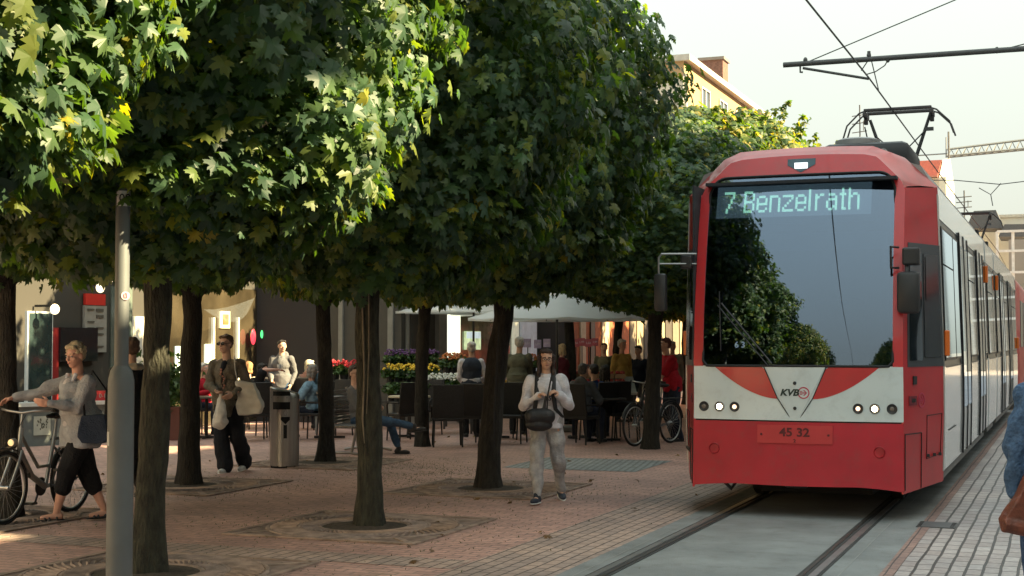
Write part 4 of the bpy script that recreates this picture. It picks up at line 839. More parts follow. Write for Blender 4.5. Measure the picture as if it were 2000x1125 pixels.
    emblem((.085, fy(0,1.22)-.0105, 1.215), (1,0,0), (0,0,1), .058, root)
    # headlights
    chrome = mat('chrome', (.55,.55,.53), .25, .9, var=.05)
    for sg in (-1, 1):
        for q, x in enumerate((.60,.755,.915)):
            c = (sg*x, fy(x,1.07)-.004, 1.07); Mx = Matrix.Rotation(R(90), 3, 'X')
            L = MB().lathe([(.048,-.004),(.050,.004),(.046,.010),(.040,.006)], c, 24, Mx).build('headlight', BLKM, root, 40)
            MB().lathe([(.040,.004),(.033,.002),(.018,-.006)], c, 24, Mx).build('reflector', chrome if q < 2 else mat('dark_reflector', (.08,.07,.06), .25, .8), L, 40)
            em = 0 if q == 2 else (7 if q == 1 else 1.1)
            cm = mat('lamp_lit', (1,.80,.50), .2, emit=7, var=.02) if q == 1 else mat('lamp_dim', (.80,.52,.34), .2, emit=.5, var=.02) if q == 0 else mat('lamp_off', (.16,.13,.11), .15)
            MB().ell((c[0], c[1]-.007, c[2]), (.028 if q == 1 else .022, .008, .028 if q == 1 else .022), n=16, k=8).build('bulb', cm, L, 60)
    # pillars + header around the windscreen opening (opening: |x|<.93, z 1.475..3.34)
    WZ0, WZ1, WX = 1.475, 3.395, .925
    def win_top(x):
        ax = abs(x); r = .17
        return WZ1 if ax <= WX-r else WZ1-r+math.sqrt(max(0, r*r-(ax-(WX-r))**2))
    def win_bot(x):
        ax = abs(x); r = .05
        return WZ0 if ax <= WX-r else WZ0+r-math.sqrt(max(0, r*r-(ax-(WX-r))**2))
    hd = MB(); xs = lin(-WX, WX, 48)
    hd.strip(xs, lambda x: edge_top(x)-.02, lambda x: win_top(x), fy, .05, 3)
    for sg in (-1, 1): hd.strip([sg*v for v in lin(WX, XW, 3)], lambda x: edge_top(x)-.02, lambda x: 1.47, fy, .05, 10)
    hd.build('windscreen_frame', RED, root, 40)
    MB().strip(xs, lambda x: win_top(x)+.0, lambda x: win_bot(x), lambda x, z: fy(x, z)+.008, .004, 12).build('windscreen', GLS, root, 40)
    gk = MB(); loop = [(x, win_bot(x)) for x in xs]+[(x, win_top(x)) for x in reversed(xs)]
    gk.path([(x, fy(x, z)-.001, z) for x, z in loop+[loop[0]]], .013, 8); gk.build('window_seal', BLK, root, 60)
    # cab interior: dark walls, dashboard, destination display behind the glass
    cab = mat('cab_interior', (.022,.026,.032), .8, var=.3); cb = MB()
    cb.box((0,1.05,2.1), (2.1,.02,2.6)); cb.box((0,.62,1.42), (2.0,.9,.04)); cb.box((-1.035,.58,2.2), (.02,.9,2.2)); cb.box((0,.65,3.32), (1.9,.7,.03)); cb.build('cab_interior', cab, root)
    db = MB(); db.box((.10,.50,1.53), (1.5,.5,.16), bev=.04); db.box((-.62,.36,1.62), (.26,.2,.3), bev=.03); db.build('dashboard', mat('dash', (.03,.034,.04), .6), root)
    s63 = text_mesh('6 3', .085, .001, 1.0, .002); s63.transform(frameM((-.595,.255,1.68), (1,0,0), (0,0,1))); link('course_number', s63, mat('pale_ink', (.8,.85,.85), .6, emit=.35), root)
    st = MB(); st.box((.30,.95,1.75), (.5,.14,.8), bev=.05); st.box((.30,.80,1.45),(.5,.45,.12)); st.build('driver_seat', mat('seat_blue', (.02,.03,.06), .8), root)
    sh = MB(); sh.strip(lin(-.86,.86,8), lambda x: 2.80, lambda x: 2.62, lambda x, z: fy(x, z)+.09, .01, 1); sh.build('sun_blind', mat('blind', (.10,.14,.22), .6), root)
    dy = lambda x, z: .085*.2 + lean(z)+.045
    MB().strip([-.90,.76], lambda x: 3.35, lambda x: 2.90, dy, .02, 1).build('display_housing', mat('display_case', (.05,.07,.09), .5), root)
    ds = MB().strip([-.85,.70], lambda x: 3.30, lambda x: 2.97, lambda x, z: dy(x, z)-.006, .005, 1).build('destination_display', mat('display_face', (.20,.27,.28), .5, var=.05, emit=.30), root)
    up = V((0, .13, 1)).normalized(); ledm = mat('led_glow', (.52,.95,.62), .5, emit=.9, var=.03)
    font = {'7':"11111 00001 00001 00010 00010 00100 00100 01000 01000", 'B':"11110 10001 10001 10001 11110 10001 10001 10001 11110", 'e':"00000 00000 01110 10001 10001 11111 10000 10001 01110",
            'n':"00000 00000 11110 10001 10001 10001 10001 10001 10001", 'z':"00000 00000 11111 00001 00010 00100 01000 10000 11111", 'l':"10 10 10 10 10 10 10 10 10", 'r':"0000 0000 1011 1100 1000 1000 1000 1000 1000",
            'a':"00000 00000 01110 00001 01111 10001 10001 10011 01101", 't':"010 010 111 010 010 010 010 010 011", 'h':"10000 10000 10110 11001 10001 10001 10001 10001 10001"}
    led = MB(); cx = 0; cells = []
    for ch in '7  Benzelrath':
        if ch == ' ': cx += 1.7; continue
        rows = font[ch].split()
        for j, rw in enumerate(rows):
            for i, b_ in enumerate(rw):
                if b_ == '1': cells.append((cx+i, 8-j))
        cx += len(rows[0])+1
    W_ = cx-1; pw = 1.36/W_; ph = .225/9
    for i, j in cells:
        zc = 3.02+(j+.5)*ph; xc = -.775+(i+.5)*pw; o = V((xc, dy(xc, zc)-.008, zc))
        led.poly([o+V((a*pw*.5, 0, 0))+up*(b*ph*.5) for a, b in ((-1,-1),(1,-1),(1,1),(-1,1))], (0,-1,0), .001)
    led.build('display_text', ledm, ds)
    # marker lamp in the header
    tz = lambda x: 3.50; 
    MB().strip(lin(-.14,.14,2), lambda x: 3.565, lambda x: 3.42+max(0, (abs(x)-.09))*1.6, lambda x, z: fy(x, z)-.006, .02, 1).build('marker_lamp', mat('marker_glass', (.03,.07,.09), .15), root)
    MB().box((0.0, fy(0,3.49)-.012, 3.49), (.13,.02,.06)).build('marker_bulb', mat('marker_lit', (.75,.80,.82), .3, emit=.35), root)
    # wipers and crack-like cable line
    wp = MB(); a, b_ = (-.74, 2.10), (-.22, 1.50)
    wp.path([(a[0], fy(*a)-.03, a[1]), (b_[0], fy(*b_)-.03, b_[1])], .008, 6); wp.path([(a[0]-.04, fy(*a)-.025, a[1]-.02), (b_[0]-.04, fy(*b_)-.025, b_[1]-.02)], .006, 6)
    wp.path([(-.76, fy(.7,2.1)-.02, 2.22), (-.74, fy(.7,1.8)-.02, 1.62)], .006, 6); wp.build('wiper', BLKM, root)
    # roof cap lofted from the front outline back to the full section
    def sect(w, zt, zs, y, front=False):
        pts = []
        if front:
            for x in lin(-XW, XW, 40): pts.append((x, fy(x, edge_top(x)-.02)+.0, edge_top(x)-.021))
        else:
            ref = lin(-XW, XW, 40)
            for x in ref:
                q = x/XW; ax = abs(q); X = w*q
                z = zt-.02*(ax/.6)**2 if ax < .6 else (zt-.02)-(ax-.6)/.4*(zt-.02-zs)*(.45 if ax < .75 else 1) - 0
                if ax >= .75: z = (zt-.02)-(.15/.4)*(zt-.02-zs)*.45 - (ax-.75)/.25*((zt-.02-zs)-(.15/.4)*(zt-.02-zs)*.45)
                pts.append((X, y, z))
        return pts
    secs = [sect(0,0,0,0,True), [(p[0]*1.0, p[1]+.10, p[2]+.045) for p in sect(0,0,0,0,True)], sect(1.13, 3.71, 3.27, .72), sect(1.285, 3.67, 3.27, .95)]
    rm = MB(); n = len(secs[0]); rm.add([p for s in secs for p in s], [(i*n+j, i*n+j+1, (i+1)*n+j+1, (i+1)*n+j) for i in range(3) for j in range(n-1)])
    rm.build('cab_roof', mat('cab_roof_red', (.40,.05,.05), .45, var=.25, scale=3, dirt=.25, coat=.3), root, 50)
    # angled cab sides
    for sg in (-1, 1):
        def side(t, z):  # t 0 front corner -> 1 body side
            p0 = V((sg*XW, fy(XW, z)-(.012 if z < .93 else 0), 0)); p1 = V((sg*sx(z), .95, 0)); q = p0.lerp(p1, t); return V((q.x, q.y, z))
        nrm = (side(1,1)-side(0,1)).cross(V((0,0,1))).normalized()*(1 if sg > 0 else -1)
        def patch(name, t0, t1, z0, z1, m, off, parent=root, nz=6, ztop=None, th=.02, smooth=40):
            g = MB(); vs = []; fs = []; nt = 4
            for lay in (off, off-th):
                for i in range(nt+1):
                    t = t0+(t1-t0)*i/nt
                    zt = z1 if ztop is None else ztop(t)
                    zb = z0(t) if callable(z0) else z0
                    for j in range(nz+1): vs.append(side(t, zb+(zt-zb)*j/nz)+nrm*lay)
            m_ = nz+1; o = (nt+1)*m_
            for i in range(nt):
                for j in range(nz):
                    a, b2, c, d = i*m_+j, (i+1)*m_+j, (i+1)*m_+j+1, i*m_+j+1; fs += [(a,b2,c,d), (o+a,o+d,o+c,o+b2)]
            lp = [i*m_ for i in range(nt+1)]+[nt*m_+j for j in range(1, m_)]+[i*m_+nz for i in range(nt-1, -1, -1)]+[j for j in range(nz-1, 0, -1)]
            for i in range(len(lp)): a, b2 = lp[i], lp[(i+1) % len(lp)]; fs.append((a, o+a, o+b2, b2))
            return g.add(vs, fs).build(name, m, parent, smooth)
        patch('cab_side', 0, 1, lambda t: .27+.05*t, 1.49, RED, 0, nz=10)
        patch('cab_side_upper', 0, 1, 2.66, 3.2, RED, 0, nz=6, ztop=lambda t: 3.225+.045*t)
        patch('cab_side_pillar', 0, .10, 1.48, 2.67, RED, 0)
        cw = patch('cab_window_frame', .10, 1.0, 1.47, 2.68, DGR, .006)
        patch('cab_window_pane', .14, .44, 1.53, 2.60, glass_mat('cab_glass', (.16,.18,.2), .12, .02), .012, cw, th=.004)
        patch('cab_window_pane', .50, .90, 1.56, 2.58, mat('cab_dark', (.012,.014,.016), .25, coat=.5), .014, cw, th=.004)
        patch('cab_window_pane', .54, .84, 2.12, 2.55, mat('cab_dark2', (.006,.007,.008), .15, coat=.5), .020, cw, th=.004)
        for (a, b2, c, d) in ((.03,.42,.30,.83), ):
            for ln in (((a,c),(a,d)), ((b2,c),(b2,d)), ((a,d),(b2,d))):
                g = MB(); g.path([side(ln[0][0], ln[0][1])+nrm*.004, side(ln[1][0], ln[1][1])+nrm*.004], .005, 6); g.build('panel_joint', BLK, root)
        g = MB(); pts = [side(t, z)+nrm*.004 for t, z in ((.55,.99),(.92,1.0),(.90,.60),(.55,.57),(.55,.99))]; g.path(pts, .004, 6); g.build('hatch_joint', BLK, root)
        g = MB(); 
        for t in (.57,.73,.87): g.box(side(t, .60)+nrm*.008, (.035,.02,.03))
        g.build('hatch_latch', BLKM, root)
        patch('door_button', .22, .30, 1.30, 1.38, BLKM, .012, nz=1, th=.014)
        patch('socket_plate', .12, .30, 1.10, 1.19, mat('plate_dark_red', (.18,.02,.03), .5), .010, nz=1, th=.01)
        o = side(.42, 1.145)+nrm*.006; xd = (side(1,1)-side(0,1)).normalized()*sg; emblem(o, xd, (0,0,1), .075, root)
        t_ = text_mesh('KVB', .05, .001, .9, .002, .28); t_.transform(frameM(side(.21, 1.145)+nrm*.013, xd, (0,0,1))); link('lettering', t_, MATS['ink_green_black'], root)
        # mirrors
        mm = MB()
        if sg > 0:
            mm.box((1.10, .13, 2.53), (.16,.16,.17), bev=.02); b3 = mm.build('mirror_bracket', BLKM, root)
            g = MB(); g.path([(.98,.12,2.62),(.92,.02,2.62),(.92,.02,2.42),(.98,.12,2.42)], .012, 8); g.path([(1.06,.1,2.46),(1.06,.06,2.38),(1.06,.06,2.28)], .016, 8); g.build('rod', BLKM, b3)
            g = MB(); g.box((1.08,.03,2.18), (.21,.13,.40), bev=.04); g.build('mirror_housing', BLKM, root, 40)
            g = MB(); g.lathe([(.03,0),(.075,-.02),(.08,-.05),(.03,-.07)], (1.10,-.03,2.19), 20, Matrix.Rotation(R(90), 3, 'X')); g.build('camera_dome', BLKM, root, 40)
        else:
            mm.box((-1.10,.12,2.52), (.12,.12,.14), bev=.02); b3 = mm.build('mirror_bracket', BLKM, root)
            g = MB(); g.path([(-1.0,.1,2.60),(-1.33,-.02,2.60),(-1.36,-.02,2.56),(-1.36,-.02,2.4)], .011, 8); g.path([(-1.0,.1,2.50),(-1.36,-.02,2.50)], .009, 8); g.build('rod', STEEL, b3)
            g = MB(); g.box((-1.34,-.02,2.21), (.13,.09,.38), bev=.03); g.build('mirror_housing', BLKM, root, 40)
    # --- body behind the cab
    Y0, Y1 = .95, 22.4
    joints = [(9.15, 9.45), (11.9, 12.2)]
    segs = [(Y0, 9.15), (9.45, 11.9), (12.2, Y1)]
    doors = [(3.55, 4.95), (6.9, 8.3), (13.9, 15.3), (17.6, 19.0)]
    for sg in (-1, 1):
        def bp_(name, y0, y1, z0, z1, m, off=0, parent=root, th=.03, nz=3):
            g = MB(); vs = []; fs = []
            for lay in (off, off-th):
                for y in (y0, y1):
                    for j in range(nz+1):
                        z = z0+(z1-z0)*j/nz; vs.append((sg*(sx(z)+lay), y, z))
            m_ = nz+1; o = 2*m_
            for j in range(nz): fs += [(j, m_+j, m_+j+1, j+1), (o+j, o+j+1, o+m_+j+1, o+m_+j), (j, j+1, o+j+1, o+j), (m_+j, o+m_+j, o+m_+j+1, m_+j+1)]
            fs += [(0, o, o+m_, m_), (nz, m_+nz, o+m_+nz, o+nz)]
            return g.add(vs, fs).build(name, m, parent, 30)
        for a, b2 in segs:
            bp_('side_panel', a+.01, b2-.01, .42, 1.46, WHT, nz=6); bp_('side_sill', a+.45, b2-.3, .30, .44, mat('sill_grey', (.20,.20,.19), .6), -.04)
            bp_('cornice', a+.01, b2-.01, 2.96, 3.27, GRY)
            bp_('window_band', a+.02, b2-.02, 1.455, 2.965, mat('band_black', (.02,.022,.024), .3), -.012)
            y = a+.25
            while y < b2-.5:
                e = min(y+1.45, b2-.12)
                for d0, d1 in doors:
                    if y < d1 and e > d0: e = d0-.04 if y < d0-.3 else y
                if e-y > .35:
                    w = bp_('side_window', y, e-.06, 1.52, 2.90, mat('window_surround', (.015,.016,.018), .4), .002, th=.008)
                    bp_('pane', y+.025, e-.085, 1.55, 2.87, SGL, .006, w, th=.003)
                    if e-y > 1.0: bp_('top_light', y+.025, e-.085, 2.50, 2.515, BLK, .009, w, th=.004)
                    y = e
                else:
                    nx = [d1+.04 for d0, d1 in doors if d1+.04 > y]; y = min(nx) if nx and min(nx) > y else b2
            for z in (.62, .60): pass
            bp_('side_stripe', a+.3, b2-.2, 1.447, 1.462, DGR, .004, th=.005)
        g = MB()
        for y, z in ((1.35,.85),(1.9,.85),(2.6,.62),(3.2,.62),(1.25,.6)): g.box((sg*(sx(z)+.004), y, z), (.01,.03,.03))
        for d0, d1 in doors:
            D = bp_('door', d0, d1, .44, 3.0, mat('door_grey', (.36,.38,.39), .3, coat=.5, var=.05), .010, th=.03, nz=6)
            for k in range(2):
                c0 = d0+.05+k*(d1-d0)/2; c1 = c0+(d1-d0)/2-.09
                bp_('door_pane', c0, c1, .95, 2.85, SGL, .016, D, th=.004, nz=5)
            for yy in (d0, (d0+d1)/2, d1): bp_('door_seal', yy-.018, yy+.018, .42, 3.0, BLK, .022, D, th=.02, nz=6)
        bp_('body_trim', Y0-.02, Y0+.05, .42, 3.2, mat('trim_silver', (.42,.43,.43), .35, .5), .004, nz=6)
        for a, b2 in joints: bp_('bellows', a-.01, b2+.01, .42, 3.25, BLK, -.05, th=.1, nz=6)
        for y in (.99+.06, 9.0, 12.35, 21.9):
            zc = 1.70 if y < 2 or y > 20 else 2.75
            MB().box((sg*(sx(zc)+.03), y, zc), (.05,.09,.26), bev=.012).build('side_lamp', AMB, root)
        for y, z, s_ in ((1.35,.92,1),): 
            g = MB(); g.path([(sg*(sx(.8)+.004), 1.5, .80), (sg*(sx(.9)+.004), 2.4, .80)], .006, 6); g.build('side_joint', BLK, root)
    rf = MB(); prof = [(-1.245,3.27),(-1.12,3.50),(-.72,3.63),(0,3.66),(.72,3.63),(1.12,3.50),(1.245,3.27)]
    for a, b2 in [(Y0, 9.15), (9.45, 11.9), (12.2, 23.3)]:
        vs = [(x, a, z) for x, z in prof]+[(x, b2, z) for x, z in prof]; n = len(prof)
        MB().add(vs, [(i, i+1, n+i+1, n+i) for i in range(n-1)]+[tuple(range(n)), tuple(range(2*n-1, n-1, -1))]).build('roof', ROOFM, root, 30)
    for a, b2 in joints: MB().box((0, (a+b2)/2, 1.9), (2.4, b2-a+.02, 3.1)).build('bellows_core', BLK, root)
    # rear cab, same red shape closed simply
    rc = MB(); sec = [(-1,.35),(-1,3.2),(-.85,3.5),(-.6,3.6),(.6,3.6),(.85,3.5),(1,3.2),(1,.35)]
    ring = lambda w, y, k: [(x*w, y, z if z < 1 else z-k*(z-1)) for x, z in sec]
    rings = [ring(1.29, 22.4, 0), ring(1.29, 22.9, 0), ring(1.05, 23.6, .03)]; n = len(sec)
    rc.add([p for r_ in rings for p in r_], [(i*n+j, i*n+(j+1) % n, (i+1)*n+(j+1) % n, (i+1)*n+j) for i in range(2) for j in range(n)]+[tuple(range(2*n, 3*n))]); rc.build('rear_cab', RED, root, 30)
    # underframe, bogies
    uf = MB(); uf.box((0, 11.9, .62), (2.3, 21.6, .45)); uf.box((0,.75,.45), (1.7,.9,.3)); uf.box((0,11.6,.26), (1.16,20.8,.26)); uf.build('underframe', UND, root)  # lowest long box added to deepen the shade beneath the tram
    for y in (2.1, 3.9, 9.9, 11.5, 19.4, 21.2):
        for sg in (-1, 1):
            w = MB(); w.lathe([(.32,-.065),(.335,-.05),(.335,.05),(.30,.065),(.12,.05)], (sg*.75, y, .345), 28, Matrix.Rotation(R(90), 3, 'Y')); w.build('wheel', mat('wheel_steel', (.06,.05,.045), .55, .6), root, 40)
        ax = MB(); ax.tube((-.75, y, .345), (.75, y, .345), .07); ax.build('axle', UND, root)
    for y in (3.0, 10.7, 20.3):
        b3 = MB(); b3.box((0.95, y, .42), (.12, 2.3, .22)); b3.box((-.95, y, .42), (.12, 2.3, .22)); b3.box((0, y, .5), (1.9,.5,.2)); b3.build('bogie_frame', UND, root)
    cp = MB(); cp.box((0,.25,.42), (.34,.5,.22), bev=.03); cp.box((0,-.0+.06,.44), (.22,.1,.3), bev=.02); cp.build('coupler', BLKM, root, 40); cp = MB(); cp.path([(-.6,.2,.36),(-.66,.12,.25),(-.74,.12,.33)], .02, 8); cp.build('hose', BLKM, root, 40)
    # roof kit
    k = MB(); k.box((.42,2.7,3.80), (.95,1.3,.24), bev=.08); b4 = k.build('roof_box', mat('roof_unit', (.03,.032,.036), .6), root, 40)
    k = MB(); k.lathe([(.25,0),(.25,.07),(.2,.09)], (.30,2.4,3.91), 24); k.build('roof_fan', mat('fan_grey', (.25,.25,.25), .5), b4, 40)
    for y in (4.6, 6.0):
        k = MB(); k.box((-.0,y,3.82), (1.3,1.1,.3), bev=.06); k.build('roof_unit', mat('roof_grey', (.16,.16,.155), .7), root, 40)
    k = MB(); k.path([(.72,1.2,3.70),(.72,8.5,3.72)], .03, 8); k.path([(.80,1.6,3.69),(.80,8.5,3.72)], .02, 8); k.build('roof_pipe', STEEL, root)
    return root
def pantograph(parent, X, Y, zt=5.18):
    gm = mat('pantograph_grey', (.06,.062,.066), .5, .4)
    b_ = MB(); b_.box((X,Y,3.80), (1.1,1.5,.06)); 
    for a in (-.45,.45):
        for c in (-.6,.6): b_.lathe([(.05,0),(.07,.03),(.05,.06),(.07,.09),(.05,.12)], (X+a, Y+c, 3.67), 12)
    base = b_.build('pantograph_base', gm, parent)
    a = MB()
    a.path([(X-.17,Y+.1,4.28),(X-.42,Y,zt-.12)], [.03,.022], 8); a.path([(X+.17,Y+.1,4.28),(X+.46,Y,zt-.06)], [.03,.022], 8)
    a.path([(X-.12,Y-.5,3.83),(X-.17,Y+.1,4.28)], .032, 8); a.path([(X+.12,Y-.5,3.83),(X+.17,Y+.1,4.28)], .032, 8)
    a.tube((X-.22,Y+.1,4.30), (X+.22,Y+.1,4.30), .024); a.tube((X,Y-.45,3.86), (X,Y+.1,4.3), .02)
    a.path([(X-.17,Y+.1,4.34),(X+.38,Y,zt-.32)], .010, 6); a.path([(X+.17,Y+.1,4.34),(X-.36,Y,zt-.35)], .010, 6)
    a.path([(X-.30,Y+.3,3.9),(X-.50,Y,zt-.22)], .011, 6); a.box((X+.44,Y,zt-.30), (.12,.06,.05))
    a.build('pantograph_arm', gm, parent, 50)
    h_ = MB()
    for dy in (-.17, .17):
        h_.path([(X-.80,Y+dy,zt-.42),(X-.74,Y+dy,zt-.22),(X-.56,Y+dy,zt-.04),(X-.45,Y+dy,zt),(X+.45,Y+dy,zt),(X+.56,Y+dy,zt-.04),(X+.74,Y+dy,zt-.22),(X+.80,Y+dy,zt-.40)], .013, 8)
    for dy in (-.17, .17): h_.box((X, Y+dy, zt+.0), (.98,.07,.045), bev=.01)
    for a_ in (-.48,.48): h_.box((X+a_, Y, zt-.06), (.05,.42,.08), bev=.01); h_.box((X+a_, Y, zt-.13), (.06,.06,.12), bev=.01)
    h_.build('collector_head', mat('collector', (.045,.04,.04), .6), parent, 50)
tram = thing('tram', 'red and white articulated tram with destination display, nearest on the rails', 'tram', (TX, 14.05, 0))
build_tram(tram); pantograph(tram, .16, 7.95)
tram2 = thing('tram', 'second red tram unit coupled far behind the near one, mostly hidden', 'tram', (TX-.02, 38.1, 0))
def far_tram(root):
    b = MB(); sec = [(-1,.35),(-1,3.15),(-.85,3.45),(-.6,3.55),(.6,3.55),(.85,3.45),(1,3.15),(1,.35)]
    ring = lambda w, y: [(x*w, y, z) for x, z in sec]; rings = [ring(1.03, 0), ring(1.325, .9), ring(1.325, 24)]; n = len(sec)
    b.add([p for r_ in rings for p in r_], [(i*n+j, i*n+(j+1) % n, (i+1)*n+(j+1) % n, (i+1)*n+j) for i in range(2) for j in range(n)]+[tuple(range(n)), tuple(range(2*n, 3*n))]); b.build('body', RED, root, 30)
    for sg in (-1, 1):
        for k in range(9): MB().box((sg*1.328, 2.2+k*2.4, 2.2), (.02,1.9,1.2)).build('side_window', mat('band_black', (.02,.02,.02), .3), root)
    MB().box((0,-.01,2.3), (1.8,.02,1.6)).build('windscreen', MATS['band_black'], root)
    MB().box((0,12,.5), (2.2,22,.4)).build('underframe', UND, root)
far_tram(tram2); pantograph(tram2, .10, 2.2)
# ---------------------------------------------------------------- ground
def sheet(name, x0, x1, y0, y1, z, m, label=None, kind='structure', sub=0):
    b = MB().add([(x0,y0,z),(x1,y0,z),(x1,y1,z),(x0,y1,z)], [(0,1,2,3)]); o = b.build(name, m, clean=False); o['kind'] = kind
    if label: o['label'] = label
    return o
sheet('ground', -300, 300, -200, 500, -.004, mat('ground_far', (.12,.115,.11), .9, var=.2, scale=.5))
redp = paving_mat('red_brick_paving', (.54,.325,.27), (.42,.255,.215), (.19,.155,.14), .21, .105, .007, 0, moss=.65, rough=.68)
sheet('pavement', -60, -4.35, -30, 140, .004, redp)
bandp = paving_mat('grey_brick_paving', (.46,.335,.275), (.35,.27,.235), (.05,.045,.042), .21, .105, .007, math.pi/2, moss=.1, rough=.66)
sheet('pavement_edge', -4.35, -3.53, -30, 140, .004, bandp)
sheet('paving_band', -12.5, -4.36, 9.92, 10.36, .008, bandp)
slab = mat('track_slab', (.225,.24,.242), .8, var=.22, scale=1.6, bump=.5, bscale=120, dirt=.42)
sheet('track_bed', -3.53, -1.327, -30, 140, .004, slab)
sheet('paving_edge', -1.327, -1.229, -30, 140, .008, paving_mat('edge_brick', (.30,.19,.16), (.25,.16,.14), (.07,.06,.06), .30, .098, .006, math.pi/2, rough=.7))
sheet('footpath', -1.229, 6.0, -30, 140, .004, paving_mat('stone_paving', (.42,.38,.37), (.33,.28,.27), (.05,.045,.042), .26, .122, .012, math.pi/2, rough=.6, bumpd=.012))
for xr, sg in ((-3.23, 1), (-1.80, -1)):
    b = MB(); b.box((xr, 55, .004), (.165, 170, .012)); struct(b.build('rail_bed', mat('rail_joint', (.04,.04,.04), .85, var=.3), loc=(0,0,.0)))
    b = MB(); b.box((xr-sg*.032, 55, .0085), (.055, 170, .013)); struct(b.build('rail', mat('rail_steel', (.30,.30,.30), .45, .85, var=.2, scale=4)))
    b = MB(); b.box((xr+sg*.044, 55, .0085), (.022, 170, .013)); struct(b.build('rail_lip', mat('rail_lip', (.075,.07,.065), .5, .6, var=.2)))
for x in (-1.60, -3.40): sheet('slab_joint', x-.004, x+.004, -30, 140, .0075, mat('joint_pale', (.28,.29,.28), .8))
# granite patch where a tree is missing
cob = paving_mat('cobble', (.33,.35,.35), (.24,.26,.26), (.08,.08,.07), .10, .10, .012, .3, rough=.8, moss=.2)
pch = MB().add([(-7.25,18.2,.009),(-5.35,18.2,.009),(-5.35,20.1,.009),(-7.25,20.1,.009)], [(0,1,2,3)]).build('cobbled_patch', cob, clean=False); struct(pch)
# drain
dr = thing('drain_cover', 'dark slotted drain cover set in the stone paving right of the rails', 'drain cover', (0,0,0))
c = gp(1830, 1027); dr.location = (c.x, c.y, .006)
b = MB(); b.box((0,0,.003), (.34,.42,.008)); b.build('frame', mat('drain_iron', (.10,.105,.11), .6, .4), dr)
b = MB()
for i in range(4):
    for sx_ in (-.145,.145): b.box((sx_, -.15+i*.1, .0085), (.035,.05,.004))
b.build('slots', BLK, dr)
# ---------------------------------------------------------------- tree grates, trees
GI = mat('grate_iron', (.28,.205,.165), .9, var=.4, scale=7, dirt=.3); SOIL = mat('soil', (.055,.042,.03), .95, var=.4, scale=20, bump=.8, bscale=50)
def grate(x, y, lab):
    g = thing('tree_grate', lab, 'tree grate', (x, y, .008), 0, 'square tree grates around the trunks')
    hw = .92; n = 56; b = MB()
    def sq(a): c, s_ = math.cos(a), math.sin(a); q = hw/max(abs(c), abs(s_)); return (c*q, s_*q)
    vs = []; 
    for k in range(n):
        a = 2*math.pi*(k+.5)/n; vs += [(math.cos(a)*.40, math.sin(a)*.40, .003), (*sq(a), .003)]
    b.add(vs, [(2*k, 2*k+1, 2*((k+1) % n)+1, 2*((k+1) % n)) for k in range(n)]); b.build('base_plate', mat('grate_dark', (.22,.155,.125), .95, var=.4), g, clean=False)
    b = MB()
    for k in range(64):
        a = 2*math.pi*k/64
        for r0, r1, tw in ((.43,.58,.22), (.62,.86,-.25)):
            p = [(math.cos(a+tw*t)*(r0+(r1-r0)*t), math.sin(a+tw*t)*(r0+(r1-r0)*t), .009) for t in (0,.5,1)]
            b.path(p, .0115, 4)
    for r in (.41,.60,.885):
        b.path([(math.cos(2*math.pi*k/48)*r, math.sin(2*math.pi*k/48)*r, .006) for k in range(49)], .020, 6, sq=.6)
    b.build('ribs', GI, g)
    b = MB(); 
    for sx_, sy, dx, dy in ((0,-hw,1.88,.05),(0,hw,1.88,.05),(-hw,0,.05,1.79),(hw,0,.05,1.79)): b.box((sx_, sy, .006), (dx, dy, .014))
    for q in range(4):
        a = math.pi/4+q*math.pi/2; b.box((math.cos(a)*1.06, math.sin(a)*1.06, .007), (.34,.06,.008), a)
    b.build('edge_frame', GI, g)
    b = MB(); b.lathe([(.41,.0035),(.2,.02),(.01,.03)], n=28); b.build('soil', SOIL, g)
    return g
rowA = [5.55, 8.9, 11.9, 15.5, 22.3, 25.8, 29.2, 32.6, 36.0, 39.4, 42.8, 46.2]
rowB = [11.2, 14.55, 18.0, 21.5, 28.5, 32.0, 35.4, 38.8]
crA = [crown_mesh('crown_a', 19000, 3, True, LM, .07, .148), crown_mesh('crown_b', 19000, 11, True, LM, .07, .148)]
crF = [crown_mesh('crown_c', 9000, 23, False, LM2, .11, .19), crown_mesh('crown_d', 9000, 37, False, LM2, .11, .19, 60)]
descA = ['clipped maple out of frame at left, only its sunlit drooping crown shows', 'nearest maple with thick mossy trunk right behind the grey lamp post', 'maple with a long pale scar down its trunk, standing in a square grate',
 'leaning maple with cracked dark trunk behind the grate beside the woman in the white sweatshirt', 'maple trunk standing between the wheels of the parked bicycle',
 'maple in the front row just behind the tram mirror', 'front row maple beside the middle of the tram', 'front row maple past the middle of the tram', 'front row maple whose yellowing top shows above the tram roof',
 'far front row maple with long shoots against the sky', 'second last front row maple beyond the tram', 'last front row maple at the far end of the tram']
descB = ['maple with dark trunk at left edge behind the bicycle pusher', 'straight dark maple trunk left of the person in the tweed blazer',
 'slim maple trunk just right of the steel litter bin', 'back row maple trunk behind the seated man with crossed legs', 'crooked back row maple trunk under the big white parasol',
 'dark back row trunk right of the parasol, beside the orange shopfront', 'thin far back row trunk left of the bicycle', 'last back row maple before the yellow gabled house']
